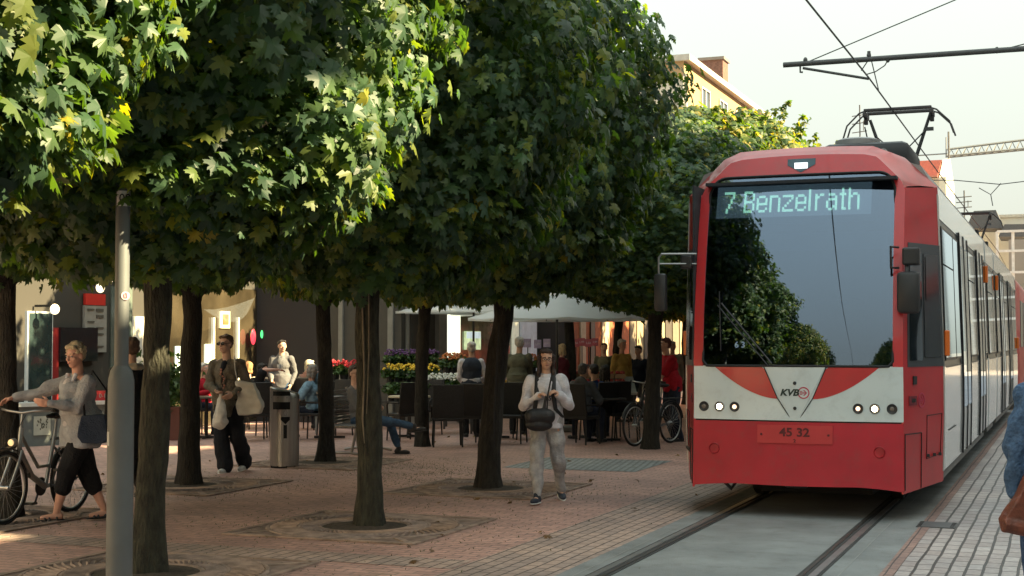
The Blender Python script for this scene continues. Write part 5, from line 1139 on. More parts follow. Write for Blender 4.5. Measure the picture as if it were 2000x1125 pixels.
def tree(i, x, y, lab, row, near, seed):
    cfg = {('A',1): dict(r=.108, lean=(.08,.0), bend=.03, flare=1.6, m=BARKG), ('A',2): dict(r=.118, lean=(-.01,0), bend=.02, flare=1.25, m=BARKG), ('A',3): dict(r=.13, lean=(.03,.25), bend=.07, flare=1.3, m=BARK), ('B',2): dict(r=.125, lean=(0,0), bend=.02, flare=1.3, m=BARK)}.get((row, i), dict(r=.11+.015*((seed*7) % 3-1), lean=(0,0), bend=.05, flare=1.35, m=BARK))
    t = thing('maple_tree', lab, 'tree', (x, y, .004), 0, 'clipped maple trees in two rows')
    tm, top = trunk_mb(seed, cfg['r'], cfg['lean'], cfg['bend'], 2.35, cfg['flare'])
    tr = tm.build('trunk', cfg['m'], t, 60)
    if (row, i) == ('A', 2):
        b = MB(); b.path([(-.015,-.128,2.2),(0,-.127,1.8),(.015,-.129,1.4),(.0,-.131,1.0),(.02,-.132,.78)], [.006,.009,.008,.009,.003], 6); b.path([(.05,-.115,2.2),(.055,-.118,1.6),(.04,-.128,1.05)], [.005,.006,.003], 6)
        b.build('bark_scar', mat('scar_pale', (.17,.14,.10), .9, var=.3), tr)
    if (row, i) == ('A', 3):
        b = MB(); b.path([(.10,-.06,1.9),(.075,-.085,1.3),(.06,-.105,.9),(.065,-.12,.5)], [.008,.013,.012,.004], 6); b.build('bark_crack', BLK, tr)
    limbs_mb(seed, cfg['r'], top).build('limbs', BARK, t, 60)
    me = (crA if near else crF)[seed % 2]
    o = bpy.data.objects.new('crown', me); COL.objects.link(o); o.parent = t; o.rotation_euler = (0,0,seed*1.37); s = (1.0 if i < 2 else .96 if i < 3 else .90) if near and row == 'A' else .92+.02*math.sin(seed*2.1)
    if row == 'B': s = .84
    zs = .96 if near and row == 'A' and i < 4 else {'A': .64 if i == 4 else .71 if i == 5 else .80, 'B': .95, 'Z': 1.05}[row]
    o.scale = (s, s, zs); o.location = (0,0,(2.25 if near and row == 'A' else 2.42)-2.02*zs)
for i, y in enumerate(rowA): tree(i, -6.05 if i == 2 else -6.35 if i == 1 else -6.3+.08*math.sin(i*2.2), y, descA[i], 'A', i < 5, i*2+3+(i % 2))
for i, y in enumerate(rowB): tree(i+1, -9.62 if i == 0 else -9.85+.08*math.sin(i*1.7), y, descB[i], 'B', i < 2, i*3+7)
gl = ['mossy square grate with soil round the nearest trunk behind the lamp post', 'square grate in the brick paving round the scarred trunk', 'square grate at the feet of the woman in the white sweatshirt']
for (y, dx), lab in zip(((8.9,-.05),(11.9,.21),(15.5,0)), gl): grate(-6.3+dx, y, lab)
for k, (y, lab) in enumerate(((11.2,'sunken grate under the bicycle wheels round the leftmost trunk'),(14.55,'mossy grate round the straight dark trunk left of the tweed blazer'),(18.0,'grate round the slim trunk right of the litter bin'))): grate(-9.85, y, lab)
# trees behind the photographer (seen mirrored in the windscreen)
for k, (x, y, lab) in enumerate([(-6.3,-8.4,'clipped maple third behind the photographer'),(-6.3,-15,'clipped maple fourth behind the photographer'),
        (1.6,-16,'street tree right of the rails behind the photographer'),(1.8,-21,'second street tree right of the rails behind the photographer'),(1.2,-27,'third street tree right of the rails behind the photographer'),(-2.4,-48,'tree at the street bend far behind the photographer'),(-6.6,-44,'leftmost tree at the street bend behind the photographer'),(2.6,-46,'rightmost tree at the street bend behind the photographer')]):
    tree(50+k, x, y, lab, 'Z', False, 60+k)
# grass and litter
def scatter_leaves():
    g = np.random.default_rng(5); n = 80; px = g.uniform(-12, -3.9, n); py = g.uniform(8.2, 26, n)
    pos = np.stack([px, py, np.full(n, .022)], 1); nrm = np.stack([g.normal(size=n)*.25, g.normal(size=n)*.25, np.ones(n)], 1)
    me = leaves_mesh('fallen_leaves', pos, nrm, g.uniform(.03, .085, n), True, leaf_mat('dry_leaf', [(0,(.10,.055,.03)),(.5,(.16,.09,.04)),(1,(.30,.22,.08))], .1), g, tipdown=0)
    o = bpy.data.objects.new('fallen_leaves', me); COL.objects.link(o); o['kind'] = 'stuff'; o['label'] = 'dry fallen leaves scattered over the brick paving'
scatter_leaves()
def weeds():
    g = np.random.default_rng(8); C = [(-9.85,14.55,1.1,1700),(-9.3,18.2,.9,900),(-6.3,15.5,1.15,1100),(-6.3,12.05,1.2,900),(-8.2,17.3,.8,700),(-9.85,11.2,1.2,700),(-6.3,8.9,1.1,300),(-7.4,16.6,.6,500)]
    V_, F_ = [], []
    for cx, cy, sp, n in C:
        for _ in range(n):
            a = g.uniform(0, 6.28); r = abs(g.normal())*sp*.7+.35; x, y = cx+math.cos(a)*r*1.1, cy+math.sin(a)*r
            x = round(x/.105)*.105+g.normal()*.008 if g.uniform() < .6 else x
            h = g.uniform(.006, .022); d = g.uniform(0, 6.28); w = .004; o = len(V_)
            V_ += [(x-math.cos(d)*w, y-math.sin(d)*w, .005), (x+math.cos(d)*w, y+math.sin(d)*w, .005), (x+g.normal()*.012, y+g.normal()*.012, .008+h)]; F_.append((o, o+1, o+2))
    b = MB().add(V_, F_).build('moss_and_weeds', mat('weed_green', (.07,.10,.03), .9, var=.4, scale=12), clean=False); b['kind'] = 'stuff'; b['label'] = 'thin weeds and moss growing in the paving joints round the trees'
weeds()
ft = thing('clear_bag', 'crumpled clear plastic bag lying at the foot of the nearest trunk', 'plastic bag', gp(293, 1118, .02)); B_ = MB(); B_.ell((0,0,.04), (.09,.07,.045)); B_.ell((.05,.03,.03), (.07,.05,.035)); B_.ell((-.04,.0,.06), (.05,.05,.04))
remesh(B_, 'bag_film', .008, mat('film_grey', (.33,.36,.38), .2, var=.3, scale=30, coat=.6), ft, 1, wr=.02, ws=50)
# ---------------------------------------------------------------- lamp post
PG = mat('post_grey', (.10,.112,.118), .55, var=.1, scale=4, dirt=.10, bump=.05, bscale=200)
lp = thing('lamp_post', 'grey steel lamp post with stepped thicker base in front of the nearest tree', 'lamp post', atZ(238, 9.3), 0)
MB().lathe([(.088,0),(.084,.02),(.084,1.42),(.083,1.46),(.070,1.52),(.048,1.555)], n=32).build('post_base', PG, lp, 40)
MB().lathe([(.046,1.54),(.046,6.6),(.03,6.62)], n=28).build('pole', PG, lp, 40)
MB().path([(0,0,6.5),(-.1,.02,6.9),(-.5,.1,7.2),(-1.1,.15,7.3)], .03, 10).build('bracket_arm', PG, lp, 50)
MB().box((-1.4,.19,7.28), (.75,.28,.12), bev=.04).build('lamp_head', PG, lp, 40)
toC = (CAM-V(lp.location)); ca = math.atan2(toC.y, toC.x)
def ring_patch(name, r, a0, a1, z0, z1, m, n=10):
    b = MB(); vs = []
    for k in range(n+1):
        a = ca+a0+(a1-a0)*k/n
        for rr in (r, r-.003): vs += [(math.cos(a)*rr, math.sin(a)*rr, z0), (math.cos(a)*rr, math.sin(a)*rr, z1)]
    return b.add(vs, [f for k in range(n) for f in ((4*k, 4*k+4, 4*k+5, 4*k+1), (4*k+2, 4*k+3, 4*k+7, 4*k+6), (4*k+1, 4*k+5, 4*k+7, 4*k+3), (4*k, 4*k+2, 4*k+6, 4*k+4))]).build(name, m, lp, 40)
zz = hpx(388, 9.3); tagm = mat('tag_white', (.62,.62,.60), .5)
pl_ = ring_patch('number_tag', .050, -.9, 1.3, zz-.05, zz+.05, tagm)
tx = text_mesh('09', .075, .001); rdir = V((-math.sin(ca), math.cos(ca), 0)); nn = V((math.cos(ca), math.sin(ca), 0)); tx.transform(frameM(nn*.054+rdir*.012+V((0,0,zz)), rdir, (0,0,1))); link('tag_digits', tx, BLK, pl_)
z3 = hpx(578, 9.3)
b = MB(); b.lathe([(.028,0),(.028,.002)], M=frameM((0,0,0), rdir, (0,0,1)).to_3x3(), c=nn*.047+rdir*.022+V((0,0,z3)), n=24); sk = b.build('round_sticker', mat('sticker_pink', (.60,.42,.45), .5), lp)
b = MB(); b.path([nn*.051+rdir*(.022+.012*math.cos(w))+V((0,0,z3+.018*math.sin(w))) for w in (1.2,2.6,4.0,5.4,1.2)], .002, 5); b.build('sticker_mark', mat('emblem_red', (.4,.05,.1), .5), sk)
ring_patch('small_sticker', .0865, -1.35, -.95, 1.04, 1.13, mat('sticker_grey', (.42,.44,.43), .5))
# ---------------------------------------------------------------- overhead line
CATM = mat('catenary_grey', (.085,.085,.085), .6, .3)
YC = 19.2
cp_ = thing('catenary_mast', 'grey mast with long horizontal tube carrying the contact wire over the rails', 'mast', (4.2, YC, 0))
MB().lathe([(.12,0),(.10,4),(.08,8.2)], n=16).build('mast_pole', CATM, cp_, 40)
def C_(px, py): p = onY(px, py, YC); return (p.x-4.2, 0, p.z)
MB().path([C_(1530,127), (0,0,C_(2000,97)[2]+.0)], .036, 10).build('cantilever_tube', CATM, cp_, 50)
b = MB(); b.path([C_(1575,122), C_(1870,-2), (0,0,7.9)], .008, 6); b.path([C_(1945,100), (0,0,6.4)], .008, 6); b.build('stay_wire', CATM, cp_)
b = MB(); b.path([C_(1563,128), C_(1563,141), C_(1568,141)], .014, 6); b.path([C_(1568,133), C_(1697,154)], .018, 8); 
b.path([C_(1697,100), C_(1697,118)], .022, 8); b.path([C_(1697,116), C_(1682,138)], .008, 6); b.path([C_(1702,118), C_(1716,176)], .008, 6); b.path([C_(1734,118), C_(1728,128), C_(1710,140), C_(1690,146)], .008, 6)
b.build('registration_arm', CATM, cp_, 50)
for px, py in ((1573,118),(1697,108),(1734,116),(1947,98)): MB().ell(C_(px, py), (.03,.03,.045), n=10, k=6).build('clamp', CATM, cp_)
w0 = onY(1697, 152, YC)
b = MB(); pts = [(TX+.02, -30, 5.28), (TX-.02, 5, 5.2)]; pts += [(w0.x, YC, w0.z), (TX+.0, 34, 5.22), (TX-.02, 58, 5.2), (TX-.5, 90, 5.2)]
b.path(pts, .012, 6); tag(b.build('contact_wire', CATM), 'thin black contact wire running along above the tram', 'overhead wire')
cw = thing('span_wire', 'thin cross wire with Y shaped hanger far above the second tram', 'span wire', (0, 36, 0))
def D_(px, py): p = onY(px, py, 36); return (p.x, 0, p.z)
MB().path([D_(1700,352), D_(1865,352), D_(1953,360), D_(2300,318)], .012, 6).build('cross_wire', CATM, cw); MB().path([D_(1912,367), D_(1935,380), D_(1955,358)], .012, 6).build('hanger', CATM, cw); MB().path([D_(1935,380), D_(1939,402)], .012, 6).build('dropper', CATM, cw)
# ---------------------------------------------------------------- crane
cj = thing('tower_crane', 'lattice jib of a tower crane against the sky above the red roof', 'crane', (0,0,0)); Yc = 150.0
def E_(px, py, dy=0): p = onY(px, py, Yc); return V((p.x, Yc+dy, p.z))
b = MB(); a0, a1 = E_(1700,306), E_(1850,306); 
top0, top1, bt0, bt1 = E_(1850,292), E_(2300,236), E_(1850,306), E_(2300,262)
for d in (-.6,.6): b.path([bt0+V((0,d,0)), bt1+V((0,d,0))], .10, 5)
b.path([top0, top1], .12, 5)
for k in range(29):
    t0, t1 = k/29, (k+1)/29
    for d in (-.6,.6): b.path([bt0.lerp(bt1, t0)+V((0,d,0)), top0.lerp(top1, (t0+t1)/2)], .055, 4); b.path([top0.lerp(top1, (t0+t1)/2), bt0.lerp(bt1, t1)+V((0,d,0))], .055, 4)
b.build('jib', mat('crane_grey', (.16,.17,.17), .6), cj)
b = MB(); b.path([E_(1690,296), E_(1760,306), E_(1850,300)], .07, 5); b.path([E_(1848,268), E_(1848,308)], .07, 6); b.build('tie_bar', MATS['crane_grey'], cj)
m0 = E_(2300, 262); b = MB(); 
for dx in (-.8,.8):
    for dy in (-.8,.8): b.path([(m0.x+dx, Yc+dy, 0), (m0.x+dx, Yc+dy, m0.z)], .12, 5)
b.build('tower', MATS['crane_grey'], cj)
# ---------------------------------------------------------------- buildings
GLW = mat('window_glass', (.05,.065,.075), .08, var=.2, scale=1.5, coat=1.0); FRM = mat('window_frame_white', (.6,.6,.57), .5)
def win_proto(w, h, glass=GLW):
    f = MB(); 
    for c, d in (((0,0,-h/2),(.14,w+.1,.07)),((0,0,h/2),(.10,w,.06)),((0,-w/2,0),(.10,.06,h-.06)),((0,w/2,0),(.10,.06,h-.06)),((0,0,0),(.08,.05,h-.06))): f.box(c, d)
    return f.mesh('window'), MB().box((-.01,0,0), (.03,w-.06,h-.06)).mesh('pane')
def building(name, lab, x0, x1, y0, y1, H, wm, face, floors, f0=4.2, fh=3.1, sp=3.0, ww=1.3, wh=1.7, roof=None, cat='building', wins=True, roofm=None):
    t = thing(name, lab, cat, ((x0+x1)/2, (y0+y1)/2, 0)); cx, cy = t.location.x, t.location.y
    MB().box((0,0,H/2), (x1-x0, y1-y0, H)).build('wall', wm, t)
    co = MB().box((0,0,H+.1), (x1-x0+.5, y1-y0+.3, .22)).build('cornice', mat('cornice_stone', (.42,.40,.36), .8), t)
    if roof:
        rm_ = roofm or mat('roof_tiles_dark', (.10,.06,.05), .85, var=.3, scale=20); w, d = (x1-x0)/2+.2, (y1-y0)/2+.1
        MB().add([(-w,-d,H+.2),(w,-d,H+.2),(w,d,H+.2),(-w,d,H+.2),(0,-d,H+roof),(0,d,H+roof)], [(0,1,4),(1,2,5,4),(2,3,5),(3,0,4,5),(3,2,1,0)]).build('roof', rm_, t)
    if wins:
        wf, wp = win_proto(ww, wh); xf = (x1 if face > 0 else x0)-cx+face*.02; n = int((y1-y0-1)/sp)
        for f in range(floors):
            for k in range(n):
                y = -(n-1)*sp/2+k*sp; z = f0+fh*f+1.3
                o = link('window', wf, FRM, t, None, (xf, y, z)); o2 = link('pane', wp, GLW, o)
    return t
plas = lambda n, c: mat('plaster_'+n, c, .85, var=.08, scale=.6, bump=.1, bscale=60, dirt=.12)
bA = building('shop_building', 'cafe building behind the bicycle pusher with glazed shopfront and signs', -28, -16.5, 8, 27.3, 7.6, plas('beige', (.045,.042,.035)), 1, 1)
bB = building('shop_building', 'shaded shop building with a plain grey panel behind the flower stand', -24, -13, 27.3, 37.9, 7.6, plas('grey', (.42,.40,.36)), 1, 1)
bC = building('shop_building', 'building with the sunlit orange shopfront behind the fruit stall', -24, -13.02, 37.9, 44.5, 7.9, plas('orange', (.42,.12,.05)), 1, 1)
bD = building('shop_building', 'brown clad shop building between orange shopfront and yellow house', -24, -13, 44.5, 50.6, 7.4, plas('brown', (.10,.08,.055)), 1, 1)
bE = building('gabled_house', 'warm yellow house with brick chimney rising above the tree tops', -24, -13, 50.7, 66, 12.0, plas('yellow', (.36,.235,.12)), 1, 3, f0=3.1)
bE2 = MB().box((5.55,-7.66,5.9), (.12,.12,11.2)); bE2.box((2.0,-7.72,5.9), (7.0,.10,11.0)); bE2.build('gable_wall', plas('cream', (.46,.43,.37)), bE)
ch = MB().box((4.3,2.2,12.9), (1.0,1.0,1.9)).build('chimney', mat('brick_chimney', (.16,.08,.06), .9, var=.3, scale=12), bE); MB().box((4.3,2.2,13.9), (1.15,1.15,.12)).build('chimney_cap', mat('cap_stone', (.2,.17,.15), .9), ch)
# ground floor trim of the near facade
def pan(name, parent, px0, px1, py0, py1, X, m, off=.03, th=.05, label=None):
    a = onX(px0, (py0+py1)/2, X); b_ = onX(px1, (py0+py1)/2, X); mid = (px0+px1)/2
    z1 = onX(mid, py0, X).z; z0 = max(.02, onX(mid, py1, X).z); P = parent.location if parent is not None else V((0,0,0))
    c = V((X+off-th/2, (a.y+b_.y)/2, (z0+z1)/2))-P
    return MB().box(c, (th, abs(b_.y-a.y), z1-z0)).build(name, m, parent, label=label)
XA, XB = -16.5, -13.0
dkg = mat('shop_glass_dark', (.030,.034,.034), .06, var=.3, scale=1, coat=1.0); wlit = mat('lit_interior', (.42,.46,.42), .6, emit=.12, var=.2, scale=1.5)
pan('shop_window', bA, -140, 14, 590, 860, XA, dkg, .02); pan('bright_panel', bA, -10, 12, 600, 790, XA, wlit, .05)
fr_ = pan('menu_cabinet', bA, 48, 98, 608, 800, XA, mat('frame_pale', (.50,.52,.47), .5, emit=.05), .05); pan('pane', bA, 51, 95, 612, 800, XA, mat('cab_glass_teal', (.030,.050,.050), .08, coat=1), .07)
pan('red_panel', bA, 98, 109, 640, 800, XA, mat('panel_red', (.30,.02,.02), .5), .06)
pan('dark_screen', bA, 109, 182, 640, 706, XA, mat('screen_black', (.012,.014,.018), .25, coat=.6), .10)
sb = pan('sign_board', bA, 160, 203, 597, 688, XA, mat('board_white', (.30,.29,.26), .5), .06)
pan('sign_header', bA, 161, 200, 574, 596, XA, mat('board_red', (.55,.03,.02), .5), .07)
for k in range(7):
    y0 = 603+k*12
    for a0_, a1_ in ((165,178),(182,196)):
        if (k+a0_) % 3 != 1: pan('board_line', bA, a0_, a1_, y0, y0+(6 if a0_ == 182 and k < 3 else 3), XA, mat('board_ink', (.10,.09,.07), .6), .075, .01)
pan('shop_window', bA, 214, 255, 560, 830, XA, mat('glass_grey', (.12,.15,.13), .1, coat=1), .03)
pan('bright_panel', bA, 256, 285, 618, 740, XA, mat('reflection_pale', (.42,.40,.32), .4, emit=.08, var=.5, scale=2), .04)  # pale glowing panel painted in for a window reflection
pan('pillar', bA, 285, 300, 560, 830, XA, mat('pillar_brown', (.12,.06,.04), .7), .12, .12)
pan('shop_window', bA, 300, 505, 560, 830, XA, mat('glass_brown', (.045,.036,.022), .08, coat=1, var=.5, scale=1.2), .03)
pan('bright_panel', bA, 338, 356, 676, 770, XA, mat('display_mint', (.50,.62,.56), .5, emit=.10), .05)
pan('bright_panel', bA, 396, 411, 672, 720, XA, mat('display_mint', (.55,.68,.60)), .05)
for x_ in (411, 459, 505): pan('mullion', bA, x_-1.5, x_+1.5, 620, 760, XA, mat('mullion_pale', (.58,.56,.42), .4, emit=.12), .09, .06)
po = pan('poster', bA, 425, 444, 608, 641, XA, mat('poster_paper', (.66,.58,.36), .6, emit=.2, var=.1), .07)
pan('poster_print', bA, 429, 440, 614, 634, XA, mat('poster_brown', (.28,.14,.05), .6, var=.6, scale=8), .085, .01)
a = onX(482, 658, XA); ov = MB().ell((a.x-bA.location.x+.16, a.y-bA.location.y, a.z), (.03,.10,.17), n=20, k=10).build('oval_neon_sign', mat('neon_red', (.62,.04,.06), .4, emit=.4), bA)
a = onX(499, 653, XA); MB().ell((a.x-bA.location.x+.16, a.y-bA.location.y, a.z), (.03,.04,.09), n=10, k=6).build('green_lamp', mat('neon_green', (.06,.6,.15), .4, emit=.5), bA)
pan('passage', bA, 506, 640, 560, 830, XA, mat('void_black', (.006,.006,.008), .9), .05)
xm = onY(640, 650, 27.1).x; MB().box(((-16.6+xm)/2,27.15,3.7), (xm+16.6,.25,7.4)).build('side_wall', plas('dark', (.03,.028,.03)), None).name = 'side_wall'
sw = bpy.data.objects['side_wall']; tag(sw, 'black side wall of the passage behind the standing man in the hoodie', 'wall')
b = MB().box(((xm+.02-13.02)/2+18.5, 27.17-32.6, 2.3), (-13.02-xm-.02,.20,4.6)); b.build('end_panel', mat('panel_taupe', (.07,.065,.055), .8, var=.06), bB); MB().box((xm+.35+18.5, 27.04-32.6, 2.0), (.10,.06,4.0)).build('pillar', mat('pillar_grey', (.22,.22,.20), .6), bB); MB().box((-13.25+18.5, 27.04-32.6, 2.0), (.12,.06,4.0)).build('pillar', MATS['pillar_grey'], bB)
# hanging sail
sail_m = mat('sail_net', (.10,.11,.11), .9); nS = sail_m.node_tree; tS = nS.nodes.new('ShaderNodeBsdfTransparent'); mS = nS.nodes.new('ShaderNodeMixShader'); mS.inputs[0].default_value = .72
nS.links.new(nS.nodes['Principled BSDF'].outputs[0], mS.inputs[1]); nS.links.new(tS.outputs[0], mS.inputs[2]); nS.links.new(mS.outputs[0], nS.nodes['Material Output'].inputs['Surface'])
sl = thing('sail_awning', 'translucent grey cloth sail strung in front of the cafe glass', 'awning', (0,0,0)); q = [onX(398,604,-15.6), onX(430,612,-15.2), onX(470,617,-15.2), onX(497,582,-15.6), onX(455,596,-15.7)]
b = MB(); vs = []
for i in range(13):
    t = i/12; a = q[0].lerp(q[3], t); sag = math.sin(math.pi*t**.8)
    for j in range(5): u = j/4; vs.append(a+V((.25*u*sag, 0, -.06*sag-.28*u*sag)))
b.add(vs, [(i*5+j, i*5+5+j, i*5+6+j, i*5+1+j) for i in range(12) for j in range(4)]).build('cloth', sail_m, sl, 80, clean=False)
# lamps on the facade
for k, (px, py, lab) in enumerate(((107,604,'round lit wall lamp beside the glass menu cabinet'),(186,515,'small lit bulb high on the cafe wall under the leaves'),(219,541,'pair of lit bulbs right of the red sign header'),(196,562,'lit strip lamp over the white sign board'))):
    p = onX(px, py, XA+.45); L_ = thing('wall_lamp', lab, 'lamp', (p.x, p.y, p.z), 0, 'lit wall lamps on the cafe front'); MB().ell((0,0,0), (.07,.09,.09), n=14, k=8).build('bulb', mat('lamp_warm', (1,.82,.5), .4, emit=.5, var=.02), L_, 50); MB().box((-.22,0,.06), (.38,.04,.04)).build('bracket', BLKM, L_)
# low counter wall
cwp = atZ(40, 23.6); c2 = atZ(232, 24.8); cd = (c2-cwp); cwt = thing('counter_wall', 'low grey counter wall with white top and a square print, behind the bicycle', 'counter', cwp, math.atan2(cd.y, cd.x))
Lc = cd.length; MB().box((Lc/2-.6,0,.33), (Lc+1.2,.3,.66)).build('base', mat('counter_grey', (.12,.14,.14), .7), cwt); MB().box((Lc/2-.6,0,.69), (Lc+1.3,.42,.06)).build('counter_top', mat('counter_white', (.55,.57,.55), .4), cwt)
prn = MB().box((.32,-.162,.34), (.29,.012,.31)).build('square_print', mat('print_white', (.42,.44,.38), .7), cwt)
b = MB(); rr_ = random.Random(2)
for k in range(26): b.box((.32+rr_.uniform(-.09,.09), -.171, .35+rr_.uniform(-.09,.10)), (.014,.006,.03), rr_.uniform(-1,1)*0)
b.build('print_pattern', mat('print_ink', (.12,.12,.10), .7), prn)
rb = MB().box((Lc-.5,-.05,.80), (1.0,.06,.17)).build('red_box', mat('box_red', (.45,.03,.03), .5), None); rb.parent = cwt; rb.name = 'red_banner'
tmx = text_mesh('0-150', .10, .001); tmx.transform(frameM((Lc-.28,-.085,.80), (1,0,0), (0,0,1))); link('banner_text', tmx, mat('board_white', (.6,.6,.6)), rb)
# facade B fittings
pan('grey_panel', bB, 800, 850, 560, 770, XB, mat('panel_taupe', (.07,.065,.055), .8, var=.06), .04)
pan('pillar', bB, 846, 862, 560, 790, XB, mat('pillar_grey', (.22,.22,.20), .6), .14, .14)
pan('shop_window', bB, 862, 1035, 590, 800, XB, mat('glass_olive', (.16,.16,.10), .1, coat=1, var=.2), .03)
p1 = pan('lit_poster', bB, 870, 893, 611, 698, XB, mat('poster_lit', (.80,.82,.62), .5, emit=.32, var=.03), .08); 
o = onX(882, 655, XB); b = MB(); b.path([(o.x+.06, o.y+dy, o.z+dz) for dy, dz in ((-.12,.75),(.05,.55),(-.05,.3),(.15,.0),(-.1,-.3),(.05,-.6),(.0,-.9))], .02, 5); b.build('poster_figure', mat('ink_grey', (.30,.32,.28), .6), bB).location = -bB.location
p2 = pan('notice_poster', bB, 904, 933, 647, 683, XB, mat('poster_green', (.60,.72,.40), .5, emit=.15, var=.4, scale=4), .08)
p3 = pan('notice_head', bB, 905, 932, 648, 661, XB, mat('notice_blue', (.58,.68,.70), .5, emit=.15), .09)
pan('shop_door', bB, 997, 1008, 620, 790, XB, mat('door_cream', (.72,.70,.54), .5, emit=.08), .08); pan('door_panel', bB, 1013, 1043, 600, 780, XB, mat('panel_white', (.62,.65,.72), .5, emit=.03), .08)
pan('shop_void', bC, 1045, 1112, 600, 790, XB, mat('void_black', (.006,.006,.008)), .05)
pan('orange_front', bC, 1112, 1225, 560, 740, XB, mat('orange_paint', (.42,.11,.04), .7, var=.2), .06)
for a_, b__, m_ in ((1128,1138,'lit_cream'),(1148,1156,'lit_dark'),(1170,1184,'lit_cream')):
    pan('shop_window', bC, a_, b__, 620, 720, XB, mat(m_, (.45,.36,.24) if m_ == 'lit_cream' else (.05,.03,.02), .4), .10)
for k in range(9): pan('cladding_panel', bD, 1226+k*14, 1238+k*14, 590, 790, XB, mat('clad_%d' % (k % 3), [(.16,.13,.09),(.30,.24,.14),(.06,.05,.04)][k % 3], .7, emit=.0), .08)
# market signs over the fruit stall
for k, (px, py, c_) in enumerate(((1030,670,0),(1050,672,0),(1068,670,0),(1113,668,1),(1124,670,1),(1136,668,1),(1149,670,1),(1162,668,1))):
    p = onX(px, py, -11.6); s_ = thing('price_sign', '%s price card %s of the row above the fruit stall' % (('lilac','red')[c_], ('leftmost','second','third','fourth','fifth','sixth','seventh','rightmost')[k]), 'price sign', (p.x, p.y, p.z), -PSI*0, 'price cards above the market stall')
    MB().box((0,0,0), (.17,.02,.20), PSI).build('card', mat('card_%d' % c_, [(.50,.40,.56),(.50,.12,.15)][c_], .6, var=.3, scale=9), s_); MB().tube((0,.03,-1.1),(0,.03,0),.012,n=6).build('stick', BLKM, s_)
    tm_ = text_mesh('1,99' if k % 2 else '2,50', .075, .001); tm_.transform(frameM(V((math.sin(PSI)*.012,-math.cos(PSI)*.012,0)), CR, (0,0,1))); link('price', tm_, mat('card_ink', (.75,.70,.75), .6), s_)
# end of the street
hs = thing('red_roof_house', 'cream house with steep red tiled roof above the tram at street end', 'house', (0,0,0)); Yh = 112
def H_(px, py, dy=0): p = onY(px, py, Yh+dy); return V((p.x, Yh+dy, p.z))
a0, a1 = H_(1700,352), H_(1848,352); rz = H_(1840,300).z
MB().box(((a0.x+a1.x)/2, Yh+4, a0.z/2), (a1.x-a0.x, 8, a0.z)).build('wall', plas('cream2', (.58,.54,.44)), hs)
x0_, x1_ = a0.x, a1.x+.6; zr = rz
MB().add([(x0_,Yh-.4,a0.z),(x1_-1.2,Yh-.4,a0.z),(x1_-1.2,Yh+4,zr),(x0_,Yh+4,zr),(x0_,Yh+8.4,a0.z),(x1_-1.2,Yh+8.4,a0.z)], [(0,1,2,3),(3,2,5,4),(0,3,4),(1,5,2)]).build('roof', mat('tiles_red', (.42,.11,.075), .8, var=.3, scale=3), hs)
b = MB(); rw = MATS['tiles_red']
for k in range(14):
    t = k/14; b.box((x0_/2+(x1_-1.2)/2, Yh-.4+4.4*t-.03, a0.z+(zr-a0.z)*t+.05), (x1_-1.2-x0_, .12, .10))
b.build('tile_courses', mat('tiles_red2', (.50,.20,.14), .8), hs)
gx = x1_-.6; MB().add([(gx,Yh-.2,a0.z-4.5),(gx,Yh+8.2,a0.z-4.5),(gx,Yh+8.2,a0.z),(gx,Yh+4,zr+.1),(gx,Yh-.2,a0.z),(gx-.5,Yh-.2,a0.z-4.5),(gx-.5,Yh+8.2,a0.z-4.5),(gx-.5,Yh+8.2,a0.z),(gx-.5,Yh+4,zr+.1),(gx-.5,Yh-.2,a0.z)], [(0,1,2,3,4),(9,8,7,6,5),(0,5,6,1),(1,6,7,2),(2,7,8,3),(3,8,9,4),(4,9,5,0)]).build('gable', MATS['plaster_cream2'], hs)
for k in range(3):
    p = H_(1822+k*11, 385); MB().box((p.x, Yh-.08, p.z-1), (.5,.1,1.6)).build('window', BLK, hs)
p = H_(1845,298); MB().path([(p.x,Yh+4,zr),(p.x,Yh+4,zr+2.2)], .08, 6).build('finial', CATM, hs)
ap = building('apartment_block', 'long pale apartment block at the street end hidden behind the tram', onY(1420,400,100).x, onY(1860,400,100).x, 100, 108, 10.3, plas('pale', (.45,.42,.36)), -1, 0, wins=False)
def antenna(px, pt, pb, lab, Y):
    p, q = onY(px, pt, Y), onY(px, pb, Y); t = thing('roof_antenna', lab, 'antenna', (p.x, Y, q.z)); b = MB(); Hh = p.z-q.z; b.path([(0,0,-1.5),(0,0,Hh)], .05, 5)
    for k, f_ in enumerate((.05,.35,.62)): b.path([(-.55,0,Hh*f_),(.5,0,Hh*(f_+.05))], .035, 5)
    b.path([(.25,0,Hh*.12),(.25,0,Hh*.45)], .03, 5); b.build('aerial', CATM, t)
antenna(1679, 205, 262, 'thin roof antenna above the tram cab', 104); antenna(1883, 372, 408, 'small roof antenna right of the red roofed house', 104)
oh = thing('terrace_building', 'building with pale open balcony framework at right end of the street', 'building', (0,0,0)); Yo = 92
def O_(px, py, dy=0): p = onY(px, py, Yo); return V((p.x, Yo+dy, p.z))
x0_, x1_ = O_(1948,500).x, O_(2200,500).x; zt_ = O_(1960,452).z
MB().box(((x0_+x1_)/2+.6, Yo+5, zt_/2-.2), (x1_-x0_, 7, zt_-.4)).build('wall', plas('tan', (.27,.25,.22)), oh)
for i in range(9):
    x = x0_+(x1_-x0_)*i/8; MB().box((x, Yo, zt_/2), (.16,.16,zt_)).build('post', FRM, oh)
for z in (zt_, zt_-1.2, zt_-2.5, zt_-3.9, zt_-5.2): MB().box(((x0_+x1_)/2, Yo-.1, z), (x1_-x0_,.14,.14)).build('beam', FRM, oh)
